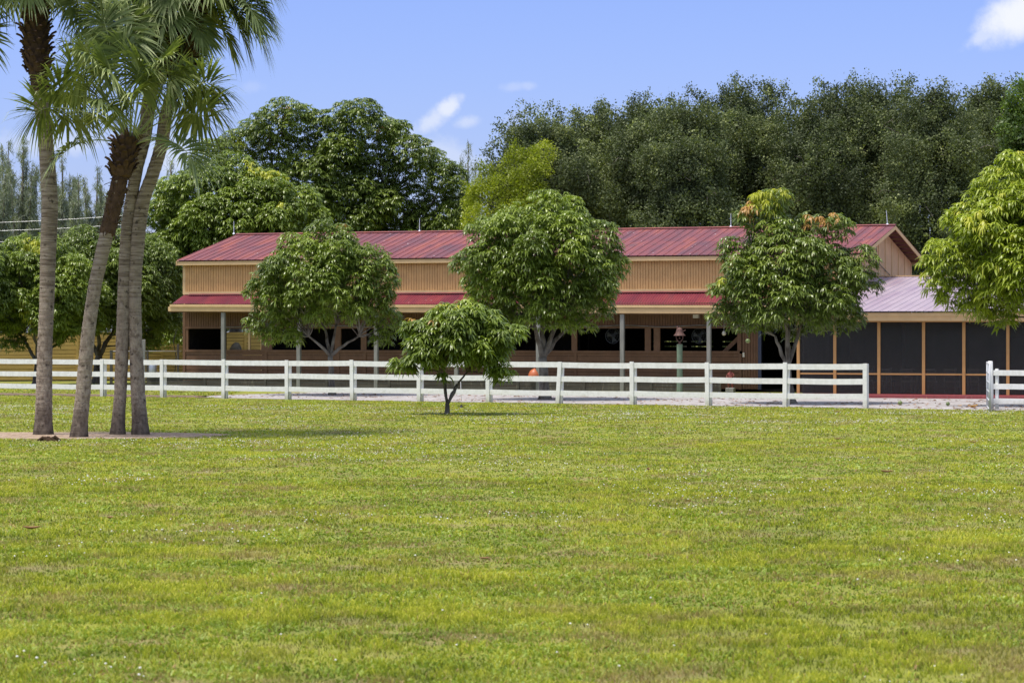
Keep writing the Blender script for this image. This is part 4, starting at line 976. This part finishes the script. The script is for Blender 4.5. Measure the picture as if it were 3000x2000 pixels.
def wpt(px, py, v):
    u, Z = bu(px, v); p = BL+BD*u+BN*v; return Vector((p.x, p.y, EYE-(py-HZ)/F*Z))
# hanging ball under the porch
p = wpt(2121, 976, -.1); g = MB(); g.lathe((0, 0, 0), [(.005, -.1), (.06, -.085), (.085, -.03), (.085, .02), (.055, .08), (.02, .1), (.004, .11)], 14)
o = empty('hanging_lure', p); tag(o, 'pale egg-shaped lure hanging on a string in the right-hand barn opening', 'ornament')
g.build('ball', CREAM, o, smooth=True); g = MB(); g.tube([(0, 0, .1), (0, 0, 3.6-p.z)], .006, 4); g.build('string', CREAM, o)

# bell on its green post
bp = wpt(1991, 1008, PV-1.4); o = empty('bell_post', (bp.x, bp.y, 0), BROT); tag(o, 'green-stained round timber post carrying the farm bell', 'post')
g = MB(); g.tube([(0, 0, 0), (.005, 0, .7), (0, 0, bp.z)], [.125, .118, .115], 16, jit=.02); g.build('post', GREENW, o, smooth=False)
o = empty('farm_bell', bp, BROT); tag(o, 'rusty cast-iron farm bell mounted on top of the green post', 'bell')
g = MB(); g.lathe((.0, 0, .34), [(.245, 0), (.235, .02), (.19, .06), (.15, .12), (.125, .19), (.115, .25), (.085, .30), (.03, .325), (.0, .33)], 24)
g.lathe((.0, 0, .34), [(.245, 0), (.20, .02), (.13, .1), (.10, .22), (0, .28)], 24); g.build('bell_body', RUST, o, smooth=True)
g = MB()
for s in (-1, 1): g.tube([(0, 0, .08), (s*.06, 0, .12), (s*.125, 0, .2), (s*.14, 0, .3), (s*.12, 0, .36)], [.03, .026, .022, .022, .02], 8)
g.lathe((0, 0, 0), [(.09, 0), (.06, .03), (.035, .06), (.03, .12)], 12); g.build('yoke', RUST, o, smooth=True)
g = MB(); g.tube([(-.16, 0, .36), (-.13, 0, .5), (-.10, 0, .64), (-.085, 0, .72)], [.018, .022, .022, .03], 8); g.tube([(-.13, 0, .42), (-.02, 0, .66), (.02, .0, .66)], .016, 6); g.tube([(.1, 0, .5), (.25, 0, .56)], .016, 6); g.build('lever', RUST, o, smooth=True)
g = MB(); g.lathe((.0, 0, .24), [(0, -.04), (.03, -.02), (.035, .01), (.012, .04), (.01, .12)], 10); g.build('clapper', RUST, o, smooth=True)

# orange dome on the plank kerb
p = wpt(1566, 1107, PV+.24); g = MB(); g.lathe((0, 0, 0), [(0, 0), (.27, 0), (.275, .04), (.25, .16), (.20, .27), (.13, .34), (.06, .37), (0, .375)], 24)
g.lathe((0, 0, .36), [(.05, 0), (.045, .035), (0, .04)], 12)
o = g.build('orange_tub', ORANGE, smooth=True); o.location = (p.x, p.y, .535); tag(o, 'orange rounded plastic dome sitting on the plank kerb behind a porch post', 'tub')

# garden statue of a little figure in red
p = wpt(2140, 1143, PV-.3); st = empty('garden_statue', (p.x, p.y, 0), BROT); tag(st, 'small red painted garden statue of a standing figure on a grey block', 'statue')
g = MB(); g.box(-.17, .17, -.15, .15, 0, .2); g.build('plinth', GREYW, st, bevel=.02)
g = MB()
def limb(g, pts, rad): g.tube(pts, rad, 10)
me = bpy.data.meshes.new('body')
sk_v = [(0, 0, .52), (0, 0, .62), (0, 0, .74), (0, 0, .84), (0, -.01, .9), (-.05, 0, .48), (-.07, -.03, .36), (-.075, .0, .22), (-.08, -.06, .21), (.05, 0, .48), (.07, -.02, .36), (.08, .01, .22), (.085, -.05, .21),
        (-.09, 0, .76), (-.15, -.02, .66), (-.10, -.1, .58), (.09, 0, .76), (.16, -.02, .68), (.12, -.12, .66)]
sk_e = [(0, 1), (1, 2), (2, 3), (3, 4), (0, 5), (5, 6), (6, 7), (7, 8), (0, 9), (9, 10), (10, 11), (11, 12), (2, 13), (13, 14), (14, 15), (2, 16), (16, 17), (17, 18)]
sk_r = [.085, .08, .085, .035, .035, .065, .05, .035, .03, .065, .05, .035, .03, .04, .032, .024, .04, .032, .024]
me.from_pydata(sk_v, sk_e, []); me.materials.append(REDP); ob_ = link('body', me, st)
sm = ob_.modifiers.new('skin', 'SKIN')
for i, r_ in enumerate(sk_r): me.skin_vertices[0].data[i].radius = (r_, r_)
me.skin_vertices[0].data[0].use_root = True
ob_.modifiers.new('sub', 'SUBSURF').levels = 1; ob_.modifiers['sub'].render_levels = 1
g = MB(); g.lathe((0, -.01, .96), [(0, -.085), (.04, -.075), (.062, -.03), (.068, .01), (.06, .05), (.03, .078), (0, .085)], 14); g.box(-.012, .012, -.095, -.06, .94, .965); g.build('head', SKIN, st, smooth=True)
g = MB(); g.lathe((0, -.005, .985), [(.072, 0), (.07, .03), (.045, .065), (0, .075)], 14); g.box(-.05, .05, -.13, -.05, .985, .997); g.build('cap', REDP, st)

# milk can and pipe rail at the barn's left end
p = wpt(448, 1100, PV+.1); g = MB(); g.lathe((0, 0, 0), [(0, 0), (.18, 0), (.185, .02), (.185, .42), (.17, .48), (.115, .56), (.105, .60), (.14, .63), (.14, .66), (0, .68)], 20)
o = g.build('milk_can', METAL, smooth=True); o.location = (p.x, p.y, .535); tag(o, 'grey metal milk can standing on the planks left of the barn corner', 'milk can')
Z = 121.5; xa, xb = at(326, 1029, Z), at(531, 1029, Z+1); o = empty('pipe_rail', (xa[0], Z, 0)); tag(o, 'galvanised pipe rail on dark posts, joining the left corner of the barn', 'rail')
g = MB(); g.tube([(0, 0, xa[2]), (xb[0]-xa[0], 1, xb[2])], .03, 8); g.build('pipe', METAL, o, smooth=True)
for x, w, m_, zt in ((0, .06, OLDW, xa[2]+.05), (at(421, 0, Z)[0]-xa[0], .08, GREYW, 2.1), (at(432, 0, Z)[0]-xa[0], .05, OLDW, 1.6), (xb[0]-xa[0]-.02, .05, OLDW, 1.9)):
    g = MB(); g.box(x-w, x+w, -w, w, 0, zt); g.build('post', m_, o, bevel=.01)
g = MB(); q0 = at(517, 967, 124); q1 = at(512, 1095, 124); g.tube([q0, at(508, 1000, 124), at(516, 1045, 124), q1], .02, 5); 
tag(g.build('cable', CABLE), 'thin dark cable hanging in front of the yellow fence beside the barn corner', 'cable')

# ---------------------------------------------------------------- screened annex
AV = -6.84; AU0 = 30.0; AU1 = 46; AR = 4.5
annex = empty('screened_porch_house', BL+BD*AU0+BN*AV, BROT)
tag(annex, 'screened dining porch with pale mauve metal roof attached to the barn\'s right end', 'porch building')
def al(u, v): return (u-AU0, v-AV)
g = MB(); W = AU1-AU0; Dp = 9.5-AV
g.box(0, W, -.05, Dp, 0, .13)
g.box(-.2, W, -1.1, -.05, 0, .115); g.build('floor_slab', SLAB, annex)
xs = (2339, 2446, 2575, 2706, 2824, 2953, 3085, 3220); us = [bu(x, AV)[0]-AU0 for x in xs]
for u in us: g = MB(); g.box(u-.057, u+.057, -.03, .06, .115, 2.80); g.build('post', ORG, annex)
for a, b in zip(us[:-1], us[1:]):
    g = MB(); z = .875-.001*a; g.box(a+.057, b-.057, 0, .045, z-.03, z+.03); g.build('rail', ORG, annex)
    g = MB(); g.box(a+.057, b-.057, .018, .020, .15, 2.80); g.build('insect_screen', SCREEN, annex)
g = MB(); g.box(-.1, W, -.02, .1, 2.80, 2.88); g.box(-.1, W, .025, .1, 2.88, 3.1); g.build('header', ORG, annex)
g = MB(); sl_box(g, -.35, W, -.46, -.41, 3.05, 2.86, -.003); sl_box(g, -.35, W, -.50, -.46, 3.16, 3.04, -.003); g.build('fascia', TAN_L, annex)
g = MB(); g.box(-.3, W, -.41, 0, 2.88, 2.9); g.build('soffit', BROWNW, annex)
ribbed('roof', -.15, W, -.56, 3.20, AR-AV, 4.72, ROOF3, annex, sp=.33, rw=.034, rh=.018, rows=12)
ribbed('roof', .25, W, 2*(AR-AV), 3.3, AR-AV, 4.72, ROOF3, annex, sp=.33, rw=.034, rh=.018)
g = MB(); r0, r1 = -.56, AR-AV
for u in (-.2,):
    P = []
    for uu in (u, u+.045): P += [(uu, r0, 3.0), (uu, r1, 4.50), (uu, r1, 4.76), (uu, r0, 3.24)]
    g.v += P
    for q in ((0,1,2,3),(7,6,5,4),(0,4,5,1),(1,5,6,2),(2,6,7,3),(3,7,4,0)): g.f.append(q); g.a.append(.4)
g.box(-.15, W, r1-.1, r1+.1, 4.73, 4.77); g.build('barge_board', TAN_L, annex)
g = MB(); g.box(0.05, .1, .1, Dp, .13, 3.0); g.box(0.1, W, Dp-.06, Dp, .13, 3.1); g.box(W-.05, W, 0, Dp, .13, 3.1); g.box(3, 3.1, 4, Dp-.1, .13, 3.1); g.build('inner_wall', INNER, annex)
g = MB(); g.box(.1, W-.05, .1, Dp-.07, 3.1, 3.13); g.build('ceiling', DARKW, annex)
# tables and chairs in the dark behind the screens
def chair(loc, rz):
    o = empty('dining_chair', loc, rz)
    g = MB(); g.box(-.22, .22, -.21, .21, .43, .47); g.build('seat', CHAIRM, o)
    g = MB()
    for z in (.62, .74, .86): g.box(-.2, .2, .17, .195, z, z+.07)
    g.box(-.22, -.18, .17, .21, .47, .96); g.box(.18, .22, .17, .21, .47, .96); g.build('backrest', CHAIRM, o)
    for sx in (-.19, .19):
        for sy in (-.18, .18): g = MB(); g.tube([(sx*1.05, sy*1.08, 0), (sx, sy, .43)], .017, 6); g.build('leg', CHAIRM, o)
    return o
def table(loc, rz):
    o = empty('dining_table', loc, rz); g = MB(); g.box(-.75, .75, -.42, .42, .72, .76); g.build('tabletop', CHAIRM, o)
    for sx in (-.66, .66):
        for sy in (-.34, .34): g = MB(); g.box(sx-.03, sx+.03, sy-.03, sy+.03, 0, .72); g.build('leg', CHAIRM, o)
    return o
ch0 = chair((0, 0, .13), 0); tb0 = table((0, 0, .13), 0)
tnames = [(2640, 'second'), (2765, 'third'), (2890, 'fourth')]
for i, (px, nth) in enumerate(tnames):
    u, _ = bu(px, AV+1.8); c = BL+BD*u+BN*(AV+1.9)
    t_ = tb0 if i == 0 else copy_tree(tb0); t_.location = (c.x, c.y, .13); t_.rotation_euler.z = BROT+.03*i
    tag(t_, 'dark dining table behind the %s full screen bay from the doorway' % nth, 'table', 'dining tables behind the screens')
    for j, (du, dv, rz, w) in enumerate(((-.38, -.62, PI, 'left near side'), (.38, -.66, PI, 'right near side'), (-1.0, .05, PI/2, 'left end'))):
        c_ = ch0 if i == 0 and j == 0 else copy_tree(ch0); q = c+BD*du+BN*dv; c_.location = (q.x, q.y, .13); c_.rotation_euler.z = BROT+rz+.1*(i-1)
        tag(c_, 'dark slat-back chair at the %s of the table in the %s screen bay' % (w, nth), 'chair', 'dining chairs behind the screens')

# ---------------------------------------------------------------- white board fence
fence = empty('board_fence', FA, FROT); tag(fence, 'long white three-rail board fence running across the lawn before the barn', 'fence')
random.seed(21)
tops = []
for i in range(-3, 12):
    t = FSP*i; ln = {7: .05, 8: .0}.get(i, random.uniform(-.012, .012)); ht = 1.43+random.uniform(-.015, .02); w = .072
    g = MB(); P = []
    for z in (-.05, ht):
        for (dx, dy_) in ((-w, -.068), (w, -.068), (w, -.037), (-w, -.037)): P.append((t+dx+(ln if z > 0 else -ln), dy_, z))
    g.hexa(P)
    P = []
    for z in (-.05, 1.36 if i < 11 else ht-.01):
        for (dx, dy_) in ((-.01, .0), (.115, .0), (.115, .11), (-.01, .11)): P.append((t+dx+(ln*.6 if z > 0 else -ln*.6), dy_, z))
    if i == 11: P = [(p_[0]-.05, p_[1], p_[2]) for p_ in P]
    g.hexa(P); g.build('post', WHITE, fence, bevel=.004)
for i in range(-3, 11):
    for z in (1.22, .755, .275):
        a, b = FSP*i+.01, FSP*(i+1)-.004; d0, d1 = random.uniform(-.014, .014), random.uniform(-.014, .014); sag = random.uniform(0, .016)
        g = MB(); n = 5
        for k in range(n):
            x0, x1 = a+(b-a)*k/n, a+(b-a)*(k+1)/n
            f0, f1 = k/n, (k+1)/n; z0 = z+d0*(1-f0)+d1*f0-sag*math.sin(f0*PI); z1 = z+d0*(1-f1)+d1*f1-sag*math.sin(f1*PI)
            n0 = len(g.v)
            if k == 0: g.v += [(x0, -.036, z0), (x0, 0, z0), (x0, 0, z0+.185), (x0, -.036, z0+.185)]; g.f.append((0, 1, 2, 3)[::-1]); g.a.append(.3)
            n1 = len(g.v); g.v += [(x1, -.036, z1), (x1, 0, z1), (x1, 0, z1+.185), (x1, -.036, z1+.185)]
            for q in range(4): g.f.append((n1-4+q, n1-4+(q+1) % 4, n1+(q+1) % 4, n1+q)); g.a.append(.3)
        g.f.append((n1, n1+1, n1+2, n1+3)); g.a.append(.3)
        g.build('rail', WHITE, fence)
# short fence right of the gateway
GX = Vector((15.15, 86.4, 0)); f2 = empty('board_fence', GX, FROT); tag(f2, 'short piece of white rail fence at the right edge beyond the open gate', 'fence')
g = MB(); g.tube([(0, 0, 0), (0, 0, .7), (-.02, 0, 1.50), (-.02, 0, 1.52)], [.085, .082, .08, .06], 14); g.build('gate_post', WHITE, f2, smooth=True)
for u in (.17, 3.0): g = MB(); g.box(u-.04, u+.05, .04, .13, 0, 1.28); g.build('post', WHITE, f2)
for z in (1.06, .63, .17): g = MB(); g.box(.08, 3.3, 0, .036, z, z+.17); g.build('rail', WHITE, f2, bevel=.004)
# open steel gate, seen almost edge on
ga_, gb = Vector((15.02, 86.35, 0)), Vector((14.56, 83.2, 0)); gd = (gb-ga_); gl = gd.length; gate = empty('tube_gate', ga_, math.atan2(gd.y, gd.x))
tag(gate, 'grey-white tubular steel gate swung open towards the viewer, seen edge-on', 'gate')
g = MB(); g.tube([(0, 0, .06), (0, 0, 1.5)], .024, 8); g.tube([(gl, 0, .04), (gl, 0, 1.48)], .024, 8); g.tube([(gl*.5, 0, .06), (gl*.5, 0, 1.46)], .016, 6); g.build('stile', GATEM, gate, smooth=True)
for z in (.1, .36, .62, .9, 1.18, 1.47): g = MB(); g.tube([(0, 0, z), (gl, 0, z-.02)], .022, 8); g.build('bar', GATEM, gate, smooth=True)

# ---------------------------------------------------------------- yellow board fence behind
YA = Vector((-27.5, 133, 0)); YB = Vector((-2, 140.5, 0)); yd = (YB-YA); yl = yd.length; yf = empty('wooden_privacy_fence', YA, math.atan2(yd.y, yd.x))
tag(yf, 'tall yellow horizontal-board privacy fence at the left behind the mango trees', 'fence')
g = MB(); random.seed(9)
nb = int(yl/2.1)
for i in range(nb+1):
    z = .08
    while z < 2.38:
        h = random.choice((.14, .15, .19)); g.box(i*2.1+.02, (i+1)*2.1-.02, random.uniform(-.006, .006), .03, z, min(z+h, 2.42)); z += h+.018
g.build('boards', YFENCE, yf)
g = MB(); g.box(0, yl, .04, .05, .02, 2.4); g.build('backing', DARKW, yf)
for i in range(nb+2): g = MB(); g.box(i*2.1-.06, i*2.1+.06, -.04, -.008, 0, 2.46); g.build('post', YFENCE, yf)

# ---------------------------------------------------------------- small things on the ground
def mango_fruit(loc, label, s=1.0, cat='mango', grp=None):
    g = MB(); g.lathe((0, 0, .065*s), [(0, -.065*s), (.035*s, -.058*s), (.062*s, -.025*s), (.07*s, .01*s), (.055*s, .045*s), (.02*s, .064*s), (0, .066*s)], 14)
    g.tube([(0, 0, .12*s), (.01, 0, .15*s)], .005, 5); o = g.build('mango', MANGOF, smooth=True); o.location = loc; tag(o, label, cat, grp); return o
a = gp(2637, 1187); mango_fruit((a[0], a[1], .005), 'green fallen mango on the sand near the white fence end', 1.15, grp='fallen mangoes')
a = gp(2777, 1189); mango_fruit((a[0], a[1], .005), 'green fallen mango on the sand nearer the open gate', 1.0, grp='fallen mangoes')
q = Cc(2191, 999, -1.6); mango_fruit((q[0], q[1], q[2]-.07), 'ripe pale mango hanging below the orange-tipped tree', 1.15)
g = MB(); g.tube([(0, 0, .14), (.0, 0, .45), (.05, .2, .8)], .008, 4); o = g.build('fruit_stalk', BARK_D); o.location = (q[0], q[1], q[2]-.05); tag(o, 'thin stalk holding the pale hanging mango', 'stalk')
def dead_leaf(px, py, ln, label, mat, rz, kind='fallen_leaf', curl=.35, grp='dead leaves lying on the lawn'):
    a = gp(px, py); V, f = [], []; n = 8
    for i in range(n+1):
        t = i/n; w = ln*.2*math.sin(PI*min(1, t*1.02))**.7+.002; z = .035+curl*ln*(t-.5)**2*1.6
        V += [((t-.5)*ln, -w, z+w*.5), ((t-.5)*ln, 0, z), ((t-.5)*ln, w, z+w*.55)]
    for i in range(n): b = i*3; f += [(b, b+3, b+4, b+1), (b+1, b+4, b+5, b+2)]
    o = link(kind, mesh_np(kind, V, [f], np.full(len(f), .4), [mat]), None, (a[0], a[1], 0)); o.rotation_euler = (0, 0, rz)
    sd = o.modifiers.new('solid', 'SOLIDIFY'); sd.thickness = .004; tag(o, label, 'leaf', grp)
dead_leaf(92, 1556, .22, 'rusty curled dead leaf on the lawn below the palms, near the left edge', DEADL, .2)
dead_leaf(322, 1524, .12, 'small tan dead leaf on the lawn right of the rusty curled leaf', DEADL, 1.0)
dead_leaf(2599, 1388, .22, 'brown dead leaf on the lawn below the white fence\'s right end', DEADL, .1)
dead_leaf(1899, 1382, .14, 'upright orange dead leaf on the lawn below the bell post', DEADL, 1.4, curl=.8)
dead_leaf(2453, 1210, .22, 'tan dead leaf on the lawn just in front of the fence\'s last span', DEADL, .1)
dead_leaf(2850, 1194, .35, 'bright yellow fallen leaf on the sand left of the open gate', DEADY, .1, curl=.5)
dead_leaf(2812, 1192, .2, 'small yellow leaf on the sand beside the bright yellow one', DEADY, .6)
dead_leaf(2455, 1290, .18, 'brown leaf on the lawn a little below the fence\'s last span', DEADL, .3)
dead_leaf(1420, 1645, .12, 'tan dead leaf low on the lawn left of the middle', DEADL, .5)
dead_leaf(2850, 1300, .2, 'orange-brown leaf on the lawn below the open gate', DEADL, .2)
a = gp(138, 1292); g = MB(); random.seed(4)
for k in range(7):
    t = random.uniform(-.18, .18); g.tube([(t-.12, random.uniform(-.05, .05), .02), (t, 0, .07+random.uniform(0, .04)), (t+.14, random.uniform(-.05, .05), .015)], [.02, .035, .015], 6)
o = g.build('dead_palm_boot', BOOT); o.location = a; tag(o, 'dark dead palm boot lying on the grass before the leftmost palm', 'debris')
a = gp(1352, 1174); g = MB(); g.tube([(0, 0, 0), (-.02, 0, .35), (-.03, 0, .72)], .012, 6); o = g.build('marker_stake', WHITE); o.location = (a[0], a[1], 0); tag(o, 'thin white stake standing behind the small mango tree', 'stake')
a = gp(1352, 1193); g = MB(); g.lathe((0, 0, 0), [(.06, 0), (.06, .03), (.03, .05), (.03, .08), (.0, .09)], 10); g.beam((-.14, 0, .05), (.14, .02, .07), .03, .02); o = g.build('sprinkler_head', CABLE); o.location = a; tag(o, 'small dark sprinkler on the lawn right of the small mango tree', 'sprinkler')
a = gp(2262, 1186); g = MB(); g.tube([(-.25, 0, .02), (0, .02, .07), (.2, -.02, .05), (.4, 0, .02)], [.008, .012, .01, .005], 5); g.tube([(0, .02, .07), (.12, .15, .12)], .007, 4); g.tube([(-.1, 0, .05), (-.2, -.1, .1)], .007, 4)
o = g.build('fallen_twig', BARK_D); o.location = a; tag(o, 'dark fallen twig on the sand behind the fence near the doorway', 'twig')
# leaf litter on the sand
rg = np.random.RandomState(44); X = rg.uniform(-14, 20, 5000); Y = rg.uniform(82, 112, 5000); k = inpoly(X, Y, PATH) & (vnoise(X, Y, 1.5, 5)*.7+rg.rand(5000)*.3 > .52)
X, Y = X[k], Y[k]; n = len(X); a_ = rg.rand(n)*6.28; l = rg.uniform(.05, .11, n); c, s = np.cos(a_), np.sin(a_)
V = np.stack([np.stack([X-c*l, Y-s*l, np.full(n, .012)], 1), np.stack([X+s*l*.25, Y-c*l*.25, rg.uniform(.02, .05, n)], 1), np.stack([X+c*l, Y+s*l, np.full(n, .015)], 1), np.stack([X-s*l*.25, Y+c*l*.25, rg.uniform(.02, .05, n)], 1)], 1).reshape(-1, 3)
b = np.arange(n)*4; tag(link('leaf_litter', mesh_np('leaf_litter', V, [np.stack([b, b+1, b+2, b+3], 1)], rg.rand(n), [DEADL])), 'brown leaf litter strewn over the pale sand', 'leaves', kind='stuff')
